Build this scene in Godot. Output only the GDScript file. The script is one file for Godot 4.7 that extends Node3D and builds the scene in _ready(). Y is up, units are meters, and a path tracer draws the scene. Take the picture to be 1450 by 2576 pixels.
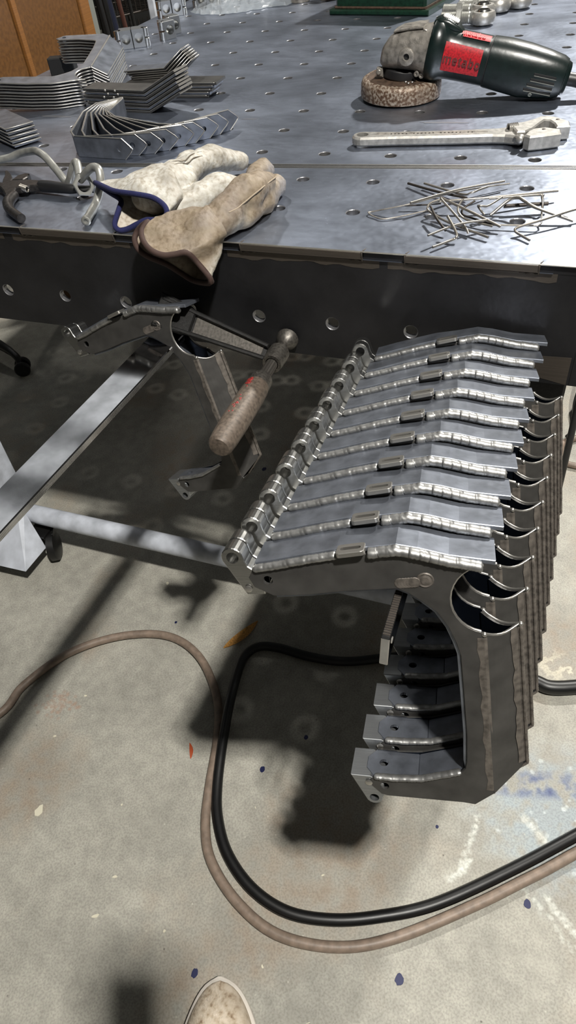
extends Node3D
# A welding bench with a row of fabricated brackets hung on clamp rails. Table coordinates: the bench top is y = 0, the floor y = -0.9; every builder adds SH.
const UPY := 0.9
var SH := Vector3(0, UPY, 0)
var used := {}
var M := {}
var rng := RandomNumberGenerator.new()

# ---------------------------------------------------------------- mesh builder
class MB:
	var st := SurfaceTool.new()
	var sh := Vector3.ZERO
	func _init(shift: Vector3) -> void:
		sh = shift
		st.begin(Mesh.PRIMITIVE_TRIANGLES)
		st.set_smooth_group(-1)
	func g(n: int) -> void:
		st.set_smooth_group(n)
	func v(p: Vector3) -> void:
		st.add_vertex(p + sh)
	func t(a: Vector3, b: Vector3, c: Vector3) -> void:
		v(a); v(c); v(b)
	func q(a: Vector3, b: Vector3, c: Vector3, d: Vector3) -> void:
		t(a, b, c); t(a, c, d)
	static func inset(poly: PackedVector2Array, d: float) -> PackedVector2Array:
		var out := PackedVector2Array()
		var n := poly.size()
		for i in n:
			var p := poly[i]
			var e1 := (p - poly[(i + n - 1) % n]).normalized()
			var e2 := (poly[(i + 1) % n] - p).normalized()
			var n1 := Vector2(-e1.y, e1.x)
			var n2 := Vector2(-e2.y, e2.x)
			var m := (n1 + n2) / maxf(0.35, 1.0 + n1.dot(n2))
			out.append(p + m * d)
		return out
	static func area(poly: PackedVector2Array) -> float:
		var s := 0.0
		for i in poly.size():
			s += poly[i].cross(poly[(i + 1) % poly.size()])
		return s * 0.5
	static func cuts(a: Vector2, b: Vector2, c: Vector2, d: Vector2) -> bool:
		return Geometry2D.segment_intersects_segment(a, b, c, d) != null
	static func bridged(poly: PackedVector2Array, hole: PackedVector2Array) -> PackedVector2Array:
		# hole is counter-clockwise; it is walked backwards
		var best := 1e9
		var bi := 0
		var bj := 0
		for i in poly.size():
			for j in hole.size():
				var dd := poly[i].distance_squared_to(hole[j])
				if dd < best:
					var a := poly[i].lerp(hole[j], 0.001)
					var b := poly[i].lerp(hole[j], 0.999)
					var ok := true
					for k in poly.size():
						if cuts(a, b, poly[k], poly[(k + 1) % poly.size()]):
							ok = false
							break
					if ok:
						best = dd
						bi = i
						bj = j
		var out := PackedVector2Array()
		for i in bi + 1:
			out.append(poly[i])
		for k in hole.size() + 1:
			out.append(hole[(bj - k + hole.size() * 2) % hole.size()])
		for i in range(bi, poly.size()):
			out.append(poly[i])
		return out
	static func ears(poly: PackedVector2Array) -> PackedVector2Array:
		var idx: Array[int] = []
		for i in poly.size():
			idx.append(i)
		var out := PackedVector2Array()
		var guard := 0
		var i := 0
		while idx.size() > 3 and guard < 20000:
			guard += 1
			var n := idx.size()
			i = i % n
			var a := poly[idx[(i + n - 1) % n]]
			var b := poly[idx[i]]
			var c := poly[idx[(i + 1) % n]]
			var cr := (b - a).cross(c - b)
			var ear := cr > 1e-10
			if ear:
				for k in n:
					var p := poly[idx[k]]
					if p.is_equal_approx(a) or p.is_equal_approx(b) or p.is_equal_approx(c):
						continue
					if (b - a).cross(p - a) > 1e-10 and (c - b).cross(p - b) > 1e-10 and (a - c).cross(p - c) > 1e-10:
						ear = false
						break
			if not ear and guard % (n + 1) == n and absf(cr) <= 1e-10:
				ear = true
			if ear:
				if cr > 1e-10:
					out.append(a); out.append(b); out.append(c)
				idx.remove_at(i)
				guard = 0
			else:
				i += 1
				if guard > n * 2:
					idx.remove_at(i % n)
					guard = 0
		if idx.size() == 3:
			out.append(poly[idx[0]]); out.append(poly[idx[1]]); out.append(poly[idx[2]])
		return out
	static func ring(c: Vector2, r: float, n: int) -> PackedVector2Array:
		var o := PackedVector2Array()
		for k in n:
			o.append(c + Vector2.from_angle(TAU * (k + 0.5) / n) * r)
		return o
	# polygon in the XY plane of xf, drawn out from z0 to z1, with a chamfer and round holes [centre, radius, sides]
	func prism(poly_in: PackedVector2Array, z0: float, z1: float, xf := Transform3D(), bev := 0.0, holes := []) -> void:
		var poly := poly_in.duplicate()
		if area(poly) < 0.0:
			poly.reverse()
		var n := poly.size()
		var ins := inset(poly, bev) if bev > 0.0 else poly
		var lay := [[ins, z0], [poly, z0 + bev], [poly, z1 - bev], [ins, z1]] if bev > 0.0 else [[poly, z0], [poly, z1]]
		for l in lay.size() - 1:
			var pa: PackedVector2Array = lay[l][0]
			var pb: PackedVector2Array = lay[l + 1][0]
			for i in n:
				var j := (i + 1) % n
				q(xf * Vector3(pa[i].x, pa[i].y, lay[l][1]), xf * Vector3(pa[j].x, pa[j].y, lay[l][1]), xf * Vector3(pb[j].x, pb[j].y, lay[l + 1][1]), xf * Vector3(pb[i].x, pb[i].y, lay[l + 1][1]))
		var full := ins
		for h in holes:
			var rg: PackedVector2Array = h if h is PackedVector2Array else ring(h[0], h[1], h[2])
			full = bridged(full, rg)
			for i in rg.size():
				var a := rg[i]
				var b := rg[(i + 1) % rg.size()]
				q(xf * Vector3(b.x, b.y, z0), xf * Vector3(a.x, a.y, z0), xf * Vector3(a.x, a.y, z1), xf * Vector3(b.x, b.y, z1))
		var tr := ears(full)
		for k in range(0, tr.size(), 3):
			t(xf * Vector3(tr[k].x, tr[k].y, z1), xf * Vector3(tr[k + 1].x, tr[k + 1].y, z1), xf * Vector3(tr[k + 2].x, tr[k + 2].y, z1))
			t(xf * Vector3(tr[k].x, tr[k].y, z0), xf * Vector3(tr[k + 2].x, tr[k + 2].y, z0), xf * Vector3(tr[k + 1].x, tr[k + 1].y, z0))
	func box(size: Vector3, xf := Transform3D(), bev := 0.0) -> void:
		var h := size * 0.5
		prism(PackedVector2Array([Vector2(-h.x, -h.y), Vector2(h.x, -h.y), Vector2(h.x, h.y), Vector2(-h.x, h.y)]), -h.z, h.z, xf, bev)
	# rows of points joined into a skin; u runs along a row
	func skin(rows: Array, closed: bool, flip := false) -> void:
		for i in rows.size() - 1:
			var a: PackedVector3Array = rows[i]
			var b: PackedVector3Array = rows[i + 1]
			var n := a.size()
			for j in (n if closed else n - 1):
				var k := (j + 1) % n
				if flip:
					q(a[k], a[j], b[j], b[k])
				else:
					q(a[j], a[k], b[k], b[j])
	func fan(row: PackedVector3Array, flip: bool) -> void:
		var c := Vector3.ZERO
		for p in row:
			c += p
		c /= row.size()
		for j in row.size():
			var k := (j + 1) % row.size()
			if flip:
				t(c, row[k], row[j])
			else:
				t(c, row[j], row[k])
	func tube(path: PackedVector3Array, radii: Array, seg := 10, closed := false, squash := 1.0) -> void:
		var n := path.size()
		var up := Vector3.UP
		var d0 := (path[1] - path[0]).normalized()
		if absf(d0.dot(up)) > 0.9:
			up = Vector3.RIGHT
		var side := d0.cross(up).normalized()
		var rows := []
		for i in n:
			var d: Vector3
			if closed:
				d = (path[(i + 1) % n] - path[(i + n - 1) % n]).normalized()
			else:
				d = (path[mini(i + 1, n - 1)] - path[maxi(i - 1, 0)]).normalized()
			side = (side - d * side.dot(d)).normalized()
			var nn := side.cross(d).normalized()
			var r: float = radii[mini(i, radii.size() - 1)]
			var row := PackedVector3Array()
			for k in seg:
				var a := TAU * k / seg
				row.append(path[i] + (side * cos(a) + nn * sin(a) * squash) * r)
			rows.append(row)
		if closed:
			rows.append(rows[0])
		g(7)
		skin(rows, true, true)
		g(-1)
		if not closed:
			fan(rows[0], false)
			fan(rows[n - 1], true)
	# profile points (radius, height) turned round the Y axis of xf, from the bottom up along the outside
	func lathe(pts: Array, seg := 24, xf := Transform3D(), soft := 0.55) -> void:
		var grp := 11
		for i in pts.size() - 1:
			if i > 0:
				var e1: Vector2 = (pts[i] - pts[i - 1]).normalized()
				var e2: Vector2 = (pts[i + 1] - pts[i]).normalized()
				if absf(e1.angle_to(e2)) > soft:
					grp += 1
			g(grp)
			var a: Vector2 = pts[i]
			var b: Vector2 = pts[i + 1]
			for k in seg:
				var c0 := TAU * k / seg
				var c1 := TAU * (k + 1) / seg
				var p00 := xf * Vector3(a.x * cos(c0), a.y, -a.x * sin(c0))
				var p01 := xf * Vector3(a.x * cos(c1), a.y, -a.x * sin(c1))
				var p10 := xf * Vector3(b.x * cos(c0), b.y, -b.x * sin(c0))
				var p11 := xf * Vector3(b.x * cos(c1), b.y, -b.x * sin(c1))
				if a.x > 1e-7:
					t(p00, p01, p11)
				if b.x > 1e-7:
					t(p00, p11, p10)
		g(-1)
	func done() -> ArrayMesh:
		st.generate_normals()
		return st.commit()

func mb() -> MB:
	return MB.new(SH)

static func smooth(pts: Array, sub: int, closed := false) -> PackedVector3Array:
	var out := PackedVector3Array()
	var n := pts.size()
	for i in (n if closed else n - 1):
		var p0: Vector3 = pts[(i - 1 + n) % n] if closed else pts[maxi(i - 1, 0)]
		var p1: Vector3 = pts[i]
		var p2: Vector3 = pts[(i + 1) % n]
		var p3: Vector3 = pts[(i + 2) % n] if closed else pts[mini(i + 2, n - 1)]
		for k in sub:
			out.append(p1.cubic_interpolate(p2, p0, p3, float(k) / sub))
	if not closed:
		out.append(pts[n - 1])
	return out

static func P2(a: Array) -> PackedVector2Array:
	var o := PackedVector2Array()
	for i in range(0, a.size(), 2):
		o.append(Vector2(a[i], a[i + 1]))
	return o

static func P3(a: Array) -> Array:
	var o := []
	for i in range(0, a.size(), 3):
		o.append(Vector3(a[i], a[i + 1], a[i + 2]))
	return o

static func frame(o: Vector3, x: Vector3, y: Vector3) -> Transform3D:
	var bx := x.normalized()
	var bz := bx.cross(y).normalized()
	return Transform3D(Basis(bx, bz.cross(bx), bz), o)

# Y axis along d
static func along(o: Vector3, d: Vector3) -> Transform3D:
	var y := d.normalized()
	var h := Vector3.RIGHT if absf(y.x) < 0.8 else Vector3.FORWARD
	var x := h.cross(y).normalized()
	return Transform3D(Basis(x, y, x.cross(y)), o)

# ---------------------------------------------------------------- naming and tagging
func numbered(n: String) -> String:
	if not used.has(n):
		used[n] = 0
		return n
	used[n] += 1
	return "%s_%03d" % [n, used[n]]

func tag(o: Node, label: String, category: String, group := "", kind := "") -> void:
	if label: o.set_meta("label", label)
	if category: o.set_meta("category", category)
	if group: o.set_meta("group", group)
	if kind: o.set_meta("kind", kind)

# a thing at base (table coordinates); what is built next is relative to it
func thing(called: String, label: String, category: String, base := Vector3.ZERO, group := "") -> Node3D:
	var o := Node3D.new()
	o.name = numbered(called)
	add_child(o)
	o.position = base + Vector3(0, UPY, 0)
	SH = -base
	tag(o, label, category, group)
	return o

func obj(called: String, m: MB, material: Material, parent: Node, label := "", kind := "") -> MeshInstance3D:
	var o := MeshInstance3D.new()
	o.name = called
	o.mesh = m.done()
	o.material_override = material
	parent.add_child(o, true)
	if label: o.set_meta("label", label)
	if kind: o.set_meta("kind", kind)
	return o

func structure(called: String, m: MB, material: Material) -> MeshInstance3D:
	var o := obj(numbered(called), m, material, self)
	o.set_meta("kind", "structure")
	return o

func loose(called: String, m: MB, material: Material, label: String, category: String, group := "") -> MeshInstance3D:
	var o := obj(numbered(called), m, material, self)
	tag(o, label, category, group)
	return o

func dup(src: Node3D, label: String) -> Node3D:
	var o: Node3D = src.duplicate()
	var base := String(src.name)
	o.name = numbered(base)
	add_child(o)
	o.set_meta("label", label)
	return o

# ---------------------------------------------------------------- materials
func grad(stops: Array) -> Gradient:
	var gr := Gradient.new()
	var offs := PackedFloat32Array()
	var cols := PackedColorArray()
	for s in stops:
		offs.append(s[0])
		cols.append(s[1])
	gr.offsets = offs
	gr.colors = cols
	return gr

func ntex(freq: float, oct: int, stops: Array, size := 256, nm := 0.0, kind := FastNoiseLite.TYPE_SIMPLEX_SMOOTH, sd := 1) -> NoiseTexture2D:
	var n := FastNoiseLite.new()
	n.noise_type = kind
	n.frequency = freq
	n.fractal_octaves = oct
	n.fractal_type = FastNoiseLite.FRACTAL_FBM if oct > 1 else FastNoiseLite.FRACTAL_NONE
	n.seed = sd
	var tx := NoiseTexture2D.new()
	tx.width = size
	tx.height = size
	tx.seamless = true
	tx.noise = n
	if nm > 0.0:
		tx.as_normal_map = true
		tx.bump_strength = nm
	elif stops.size():
		tx.color_ramp = grad(stops)
	return tx

static func gray(x: float) -> Color:
	return Color(x, x, x)

# fine lines along one direction, seamless, drawn row by row
func lines_tex(size: int, lo: float, hi: float, sd: int, scratches: int) -> ImageTexture:
	var r := RandomNumberGenerator.new()
	r.seed = sd
	var im := Image.create(size, size, false, Image.FORMAT_RGB8)
	var prev := 0.5
	for y in size:
		prev = lerpf(prev, r.randf(), 0.75)
		var c := lerpf(lo, hi, prev)
		im.fill_rect(Rect2i(0, y, size, 1), gray(c))
	for k in scratches:
		var x := r.randi() % size
		var y := r.randi() % size
		var l := 10 + r.randi() % 90
		var slope := r.randf_range(-0.25, 0.25)
		var c := lerpf(lo, hi, r.randf() * 1.4)
		for i in l:
			im.set_pixel((x + i) % size, posmod(y + int(i * slope), size), gray(clampf(c, 0, 1)))
	return ImageTexture.create_from_image(im)

func mat(col: Color, rough: float, metal := 0.0, tex: Texture2D = null, sc := 1.0, nor: Texture2D = null, ns := 1.0, rtex: Texture2D = null) -> StandardMaterial3D:
	var m := StandardMaterial3D.new()
	m.albedo_color = col
	m.roughness = rough
	m.metallic = metal
	m.metallic_specular = 0.5
	if tex or nor or rtex:
		m.uv1_triplanar = true
		m.uv1_triplanar_sharpness = 4.0
		m.uv1_scale = Vector3.ONE * sc
	if tex:
		m.albedo_texture = tex
	if rtex:
		m.roughness_texture = rtex
	if nor:
		m.normal_enabled = true
		m.normal_texture = nor
		m.normal_scale = ns
	return m

func materials() -> void:
	var cloud := ntex(0.012, 5, [[0.1, gray(0.80)], [0.5, gray(0.91)], [0.9, gray(1.0)]], 512)
	var cloud_rough := ntex(0.014, 4, [[0.1, gray(0.82)], [0.9, gray(1.0)]], 256, 0.0, FastNoiseLite.TYPE_SIMPLEX_SMOOTH, 5)
	var blotch := ntex(0.03, 4, [[0.1, gray(0.66)], [0.5, gray(0.88)], [0.9, gray(1.0)]], 256, 0.0, FastNoiseLite.TYPE_SIMPLEX_SMOOTH, 3)
	var grain := ntex(0.2, 3, [], 256, 3.0, FastNoiseLite.TYPE_SIMPLEX, 7)
	var grain_soft := ntex(0.05, 3, [], 256, 2.0, FastNoiseLite.TYPE_SIMPLEX_SMOOTH, 9)
	var speck := ntex(0.11, 2, [[0.0, gray(0.8)], [0.72, gray(0.88)], [0.8, Color(1, 1, 1)]], 512, 0.0, FastNoiseLite.TYPE_SIMPLEX, 13)
	var brushed := lines_tex(512, 0.84, 1.0, 4, 300)
	var pits := ntex(0.05, 5, [[0.0, Color(0.34, 0.25, 0.19)], [0.40, Color(0.50, 0.41, 0.34)], [0.58, Color(0.72, 0.69, 0.65)], [1.0, Color(0.95, 0.93, 0.9)]], 512, 0.0, FastNoiseLite.TYPE_SIMPLEX_SMOOTH, 17)
	M.top = mat(Color(0.82, 0.86, 0.94), 0.45, 1.0, dusty_tex(1024, 77), 1.25, grain, 0.035, cloud_rough)
	M.hole = mat(Color(0.55, 0.55, 0.56), 0.4, 0.8, brushed, 6.0)
	M.edge = mat(Color(0.85, 0.84, 0.82), 0.3, 0.95, brushed, 8.0)
	M.skirt = mat(Color(0.175, 0.175, 0.185), 0.5, 0.6, cloud, 2.2, grain, 0.04)
	M.bare = mat(Color(0.33, 0.305, 0.28), 0.5, 0.6, brushed, 5.0)
	M.scale = mat(Color(0.50, 0.52, 0.56), 0.45, 0.8, cloud, 6.0, grain_soft, 0.10, cloud_rough)
	M.side = mat(Color(0.305, 0.30, 0.293), 0.5, 0.58, cloud, 5.0, grain_soft, 0.10)
	M.seam = mat(Color(0.45, 0.425, 0.40), 0.55, 0.55, blotch, 14.0)
	M.spot = mat(Color(0.60, 0.61, 0.64), 0.45, 0.9, brushed, 9.0)
	M.cut = mat(Color(0.72, 0.71, 0.69), 0.35, 0.9, brushed, 18.0)
	M.weld = mat(Color(0.60, 0.60, 0.595), 0.48, 0.85, cloud, 14.0)
	M.inner = mat(Color(0.10, 0.12, 0.155), 0.28, 0.85)
	M.bright = mat(Color(0.80, 0.80, 0.79), 0.27, 1.0, brushed, 9.0)
	M.milled = mat(Color(0.62, 0.63, 0.64), 0.4, 0.9, brushed, 14.0)
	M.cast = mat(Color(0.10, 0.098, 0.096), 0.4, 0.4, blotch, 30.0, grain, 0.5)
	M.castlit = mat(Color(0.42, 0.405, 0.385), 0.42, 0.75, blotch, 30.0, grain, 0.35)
	M.rail = mat(Color(0.72, 0.72, 0.73), 0.11, 1.0, cloud, 4.0)
	M.handle = mat(Color(0.40, 0.355, 0.315), 0.55, 0.25, blotch, 20.0, grain_soft, 0.3)
	M.redpaint = mat(Color(0.48, 0.14, 0.13), 0.5)
	M.white = mat(Color(0.80, 0.82, 0.86), 0.5, 0.0, cloud, 3.0)
	M.black = mat(Color(0.045, 0.045, 0.045), 0.45)
	M.dark = mat(Color(0.02, 0.02, 0.022), 0.7)
	M.rubber = mat(Color(0.06, 0.06, 0.062), 0.42, 0.0, cloud, 8.0)
	M.hose = mat(Color(0.54, 0.475, 0.42), 0.5, 0.0, cloud, 8.0)
	M.lead = mat(Color(0.085, 0.085, 0.09), 0.45)
	M.blueh = mat(Color(0.045, 0.07, 0.15), 0.5)
	M.redh = mat(Color(0.26, 0.15, 0.12), 0.5)
	M.enamel = mat(Color(0.05, 0.19, 0.13), 0.4, 0.1, blotch, 12.0)
	M.tool = mat(Color(0.045, 0.10, 0.095), 0.33, 0.0, cloud, 7.0, grain_soft, 0.1)
	M.label = mat(Color(0.70, 0.07, 0.12), 0.45, 0.0, blotch, 30.0)
	M.ink = mat(Color(0.30, 0.10, 0.10), 0.6)
	M.inkpale = mat(Color(0.88, 0.45, 0.45), 0.6)
	M.alloy = mat(Color(0.62, 0.60, 0.57), 0.45, 0.6, blotch, 9.0, grain, 0.15)
	M.rusty = mat(Color(0.72, 0.69, 0.66), 0.55, 0.35, pits, 6.0, grain, 0.2)
	M.guard = mat(Color(0.36, 0.29, 0.24), 0.55, 0.4, blotch, 10.0, grain, 0.3)
	M.chrome = mat(Color(0.76, 0.75, 0.73), 0.4, 0.75, cloud, 14.0, grain, 0.10)
	M.wire = mat(Color(0.62, 0.60, 0.57), 0.35, 0.9)
	M.wiredark = mat(Color(0.20, 0.18, 0.165), 0.5, 0.6)
	M.zinc = mat(Color(0.68, 0.68, 0.66), 0.36, 0.6, cloud, 8.0)
	M.plier = mat(Color(0.28, 0.27, 0.265), 0.4, 0.75, blotch, 18.0)
	M.ply = mat(Color(0.38, 0.25, 0.10), 0.55, 0.0, ntex(0.05, 5, [[0.1, Color(0.80, 0.78, 0.74)], [0.5, Color(0.92, 0.91, 0.88)], [0.9, Color(1, 1, 1)]], 512, 0.0, FastNoiseLite.TYPE_SIMPLEX, 21), 2.5)
	M.plyedge = mat(Color(0.50, 0.33, 0.15), 0.55, 0.0, brushed, 3.0)
	M.grayedge = mat(Color(0.42, 0.43, 0.41), 0.6)
	M.navy = mat(Color(0.075, 0.095, 0.30), 0.9, 0.0, blotch, 60.0, grain, 0.8)
	M.binding = mat(Color(0.22, 0.145, 0.12), 0.8, 0.0, brushed, 60.0, grain, 0.5)
	M.lining = mat(Color(0.80, 0.76, 0.68), 0.9)
	var leather := ntex(0.035, 4, [[0.1, Color(0.78, 0.75, 0.70)], [0.45, Color(0.93, 0.92, 0.9)], [0.8, Color(1, 1, 1)]], 512, 0.0, FastNoiseLite.TYPE_SIMPLEX_SMOOTH, 23)
	var crease := ntex(0.045, 4, [], 512, 5.0, FastNoiseLite.TYPE_CELLULAR, 25)
	M.leather = mat(Color(1, 1, 1), 0.62, 0.0, leather, 7.0, crease, 0.35)
	M.leather.vertex_color_use_as_albedo = true
	M.stitch = mat(Color(0.38, 0.35, 0.31), 0.8)
	M.stitchpale = mat(Color(0.56, 0.51, 0.44), 0.8)
	M.canvas = mat(Color(0.80, 0.75, 0.68), 0.85, 0.0, ntex(0.03, 4, [[0.05, Color(0.62, 0.55, 0.48)], [0.35, Color(0.9, 0.88, 0.85)], [0.7, Color(1, 1, 1)]], 256, 0.0, FastNoiseLite.TYPE_SIMPLEX_SMOOTH, 27), 9.0, brushed_normal(), 0.6)
	M.sole = mat(Color(0.86, 0.83, 0.79), 0.7)
	M.leaf = mat(Color(0.80, 0.58, 0.28), 0.7, 0.0, blotch, 25.0)
	M.leafred = mat(Color(0.62, 0.26, 0.10), 0.7)
	M.bluespot = mat(Color(0.06, 0.09, 0.27), 0.5)
	M.flake = mat(Color(0.80, 0.78, 0.70), 0.7)
	M.wood = mat(Color(0.66, 0.48, 0.26), 0.7)
	M.wall = mat(Color(0.16, 0.16, 0.155), 0.8)
	M.ceil = mat(Color(0.17, 0.17, 0.165), 0.8)
	M.lens = mat(Color(1, 1, 1), 0.5)
	M.lens.emission_enabled = true
	M.lens.emission = Color(1.0, 0.98, 0.94)
	M.lens.emission_energy_multiplier = LENS_GLOW
	M.panel = mat(Color(1, 1, 1), 0.5)
	M.panel.emission_enabled = true
	M.panel.emission = Color(0.97, 0.99, 1.0)
	M.panel.emission_energy_multiplier = PANEL_GLOW
	M.film = mat(Color(0.85, 0.88, 0.9, 0.12), 0.12)
	M.film.transparency = BaseMaterial3D.TRANSPARENCY_ALPHA
	M.filmwhite = mat(Color(0.80, 0.84, 0.87, 0.20), 0.25)
	M.filmwhite.transparency = BaseMaterial3D.TRANSPARENCY_ALPHA

# a scraped steel face with dust and grinding specks, seamless
func dusty_tex(size: int, sd: int) -> ImageTexture:
	var r := RandomNumberGenerator.new()
	r.seed = sd
	var n := FastNoiseLite.new()
	n.seed = sd
	n.frequency = 1.0
	n.fractal_octaves = 4
	var im := Image.create(size, size, false, Image.FORMAT_RGB8)
	for y in size:
		for x in size:
			var a := TAU * x / size
			var b := TAU * y / size
			var k := 0.715 + 0.10 * n.get_noise_3d(cos(a) * 1.3, sin(a) * 1.3, cos(b) * 2.2 + sin(b) * 1.7)
			k += 0.05 * n.get_noise_3d(cos(a) * 4.0 + 9.0, sin(a) * 4.0 + sin(b) * 9.0, cos(b) * 9.0)
			im.set_pixel(x, y, gray(k))
	for k in 120:   # light scratches
		var x := r.randi() % size
		var y := r.randi() % size
		var l := 20 + r.randi() % 160
		var sl := r.randf_range(-0.12, 0.12) if r.randf() < 0.75 else r.randf_range(-1.2, 1.2)
		var c := 0.80 if r.randf() < 0.8 else 0.62
		for i in l:
			var px := (x + i) % size
			var py := posmod(y + int(i * sl), size)
			im.set_pixel(px, py, im.get_pixel(px, py).lerp(gray(c), 0.6))
	for k in 1500:
		var x := r.randi() % size
		var y := r.randi() % size
		im.set_pixel(x, y, gray(r.randf_range(0.82, 1.0)))
		if r.randf() < 0.3:
			im.set_pixel((x + 1) % size, y, gray(r.randf_range(0.85, 1.0)))
	return ImageTexture.create_from_image(im)

func brushed_normal() -> NoiseTexture2D:
	return ntex(0.16, 2, [], 256, 4.0, FastNoiseLite.TYPE_VALUE, 31)

# the concrete with its stains and splashed paint, in metres: x -1.7 .. 0.9, z -1.3 .. 1.0
func floor_material() -> StandardMaterial3D:
	var w := 1300
	var h := 1150
	var n1 := FastNoiseLite.new()
	n1.seed = 41
	n1.frequency = 0.008
	n1.fractal_octaves = 4
	var n2 := FastNoiseLite.new()
	n2.seed = 42
	n2.frequency = 0.05
	n2.fractal_octaves = 3
	var n3 := FastNoiseLite.new()
	n3.seed = 43
	n3.frequency = 0.004
	var r := RandomNumberGenerator.new()
	r.seed = 44
	var im := Image.create(w, h, false, Image.FORMAT_RGB8)
	for y in h:
		var z := -1.3 + y * 0.002
		for x in w:
			var wx := -1.7 + x * 0.002
			var a := n1.get_noise_2d(x, y)
			var b := n2.get_noise_2d(x, y)
			var k := 0.645 + 0.07 * a + 0.05 * b + 0.035 * (r.randf() - 0.5)
			var c := Color(k, k * 0.985, k * 0.925)
			var br := n3.get_noise_2d(x * 1.3 + 500, y)
			if br > 0.1:
				c = c.lerp(Color(0.56, 0.49, 0.42), minf(0.55, (br - 0.1) * 1.4) * (0.6 + 0.8 * b))
			# splashed blue and pale paint at the right
			var d := Vector2((wx - 0.56) / 0.22, (z - 0.29) / 0.17).length()
			if d < 1.0:
				var s := (1.0 - d) * (0.55 + 1.1 * b + 0.5 * a)
				c = c.lerp(Color(0.62, 0.67, 0.70), clampf(s * 1.5, 0, 0.75))
			var e := Vector2((wx - 0.50) / 0.13, (z - 0.235 + (wx - 0.50) * 0.25) / 0.03).length()
			if e < 1.0:
				c = c.lerp(Color(0.24, 0.28, 0.47), clampf((1.0 - e) * (0.5 + 1.6 * b), 0, 0.7))
			var f := Vector2((wx - 0.55) / 0.2, (z + 0.02) / 0.05).length()
			if f < 1.0 and b > 0.12:
				c = c.lerp(Color(0.86, 0.84, 0.76), 0.8 * (1.0 - f))
			im.set_pixel(x, y, c)
	for k in 900:
		var x := r.randi() % w
		var y := r.randi() % h
		var c := Color(0.85, 0.83, 0.78) if r.randf() < 0.75 else Color(0.22, 0.2, 0.19)
		im.set_pixel(x, y, im.get_pixel(x, y).lerp(c, r.randf_range(0.2, 0.8)))
	for k in 60:   # drops of pale overspray
		var wx := 0.56 + r.randfn(0, 0.075)
		var wz := 0.29 + r.randfn(0, 0.06)
		_dab(im, wx, wz, r.randf_range(0.002, 0.0055), Color(0.84, 0.87, 0.87), 0.55)
	for s in [[0.40, 0.325, 0.385, 0.425], [0.46, 0.40, 0.64, 0.53], [0.47, 0.30, 0.53, 0.345], [0.40, 0.40, 0.37, 0.44], [0.52, 0.42, 0.57, 0.46]]:
		for i in 60:
			var u := i / 59.0
			_dab(im, lerpf(s[0], s[2], u) + r.randfn(0, 0.003), lerpf(s[1], s[3], u) + r.randfn(0, 0.003), 0.004, Color(0.86, 0.87, 0.84), 0.3)
	for s in [[-0.46, 0.335], [-0.455, 0.36], [-0.43, 0.345], [-0.47, 0.375]]:
		for i in 16:
			_dab(im, s[0] + r.randfn(0, 0.012), s[1] + r.randfn(0, 0.008), 0.005, Color(0.66, 0.55, 0.48), 0.35)
	var m := StandardMaterial3D.new()
	m.albedo_texture = ImageTexture.create_from_image(im)
	m.roughness = 0.55
	m.metallic_specular = 0.4
	m.detail_enabled = true
	m.detail_blend_mode = BaseMaterial3D.BLEND_MODE_MUL
	m.detail_uv_layer = BaseMaterial3D.DETAIL_UV_2
	m.detail_albedo = ntex(0.12, 4, [[0.05, gray(0.84)], [0.5, gray(0.95)], [0.95, gray(1.0)]], 512, 0.0, FastNoiseLite.TYPE_SIMPLEX, 47)
	return m

func _dab(im: Image, wx: float, wz: float, rad: float, c: Color, a: float) -> void:
	var cx := (wx + 1.7) / 0.002
	var cy := (wz + 1.3) / 0.002
	var rr := rad / 0.002
	for y in range(int(cy - rr), int(cy + rr) + 1):
		for x in range(int(cx - rr), int(cx + rr) + 1):
			if x < 0 or y < 0 or x >= im.get_width() or y >= im.get_height():
				continue
			var d := Vector2(x - cx, y - cy).length() / rr
			if d < 1.0:
				im.set_pixel(x, y, im.get_pixel(x, y).lerp(c, a * minf(1.0, (1.0 - d) * 2.0)))

# ---------------------------------------------------------------- camera, light, room
const LENS_GLOW := 6.0
const PANEL_GLOW := 0.9  # the daylight panels in the roof
const KEY := 1.3        # each of the ten emitters of the lamp before the bench
const BACK := 1.45       # the lamp behind it
const FILL := 0.08

func stage() -> void:
	var cam := Camera3D.new()
	cam.name = "camera"
	add_child(cam)
	cam.position = Vector3(0.34555, 0.35596 + UPY, 0.84555)
	cam.basis = Basis.from_euler(Vector3(deg_to_rad(-44.98998), deg_to_rad(24.48611), deg_to_rad(-7.00404)), EULER_ORDER_YXZ)
	cam.fov = 73.18
	cam.near = 0.02
	cam.far = 60.0
	cam.current = true
	var we := WorldEnvironment.new()
	we.name = "world_environment"
	var e := Environment.new()
	e.background_mode = Environment.BG_COLOR
	e.background_color = Color(0.02, 0.02, 0.022)
	e.tonemap_mode = Environment.TONE_MAPPER_LINEAR
	e.tonemap_exposure = 1.0
	e.sdfgi_enabled = true
	e.ssao_enabled = true
	e.ssil_enabled = true
	we.environment = e
	add_child(we)

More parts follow.
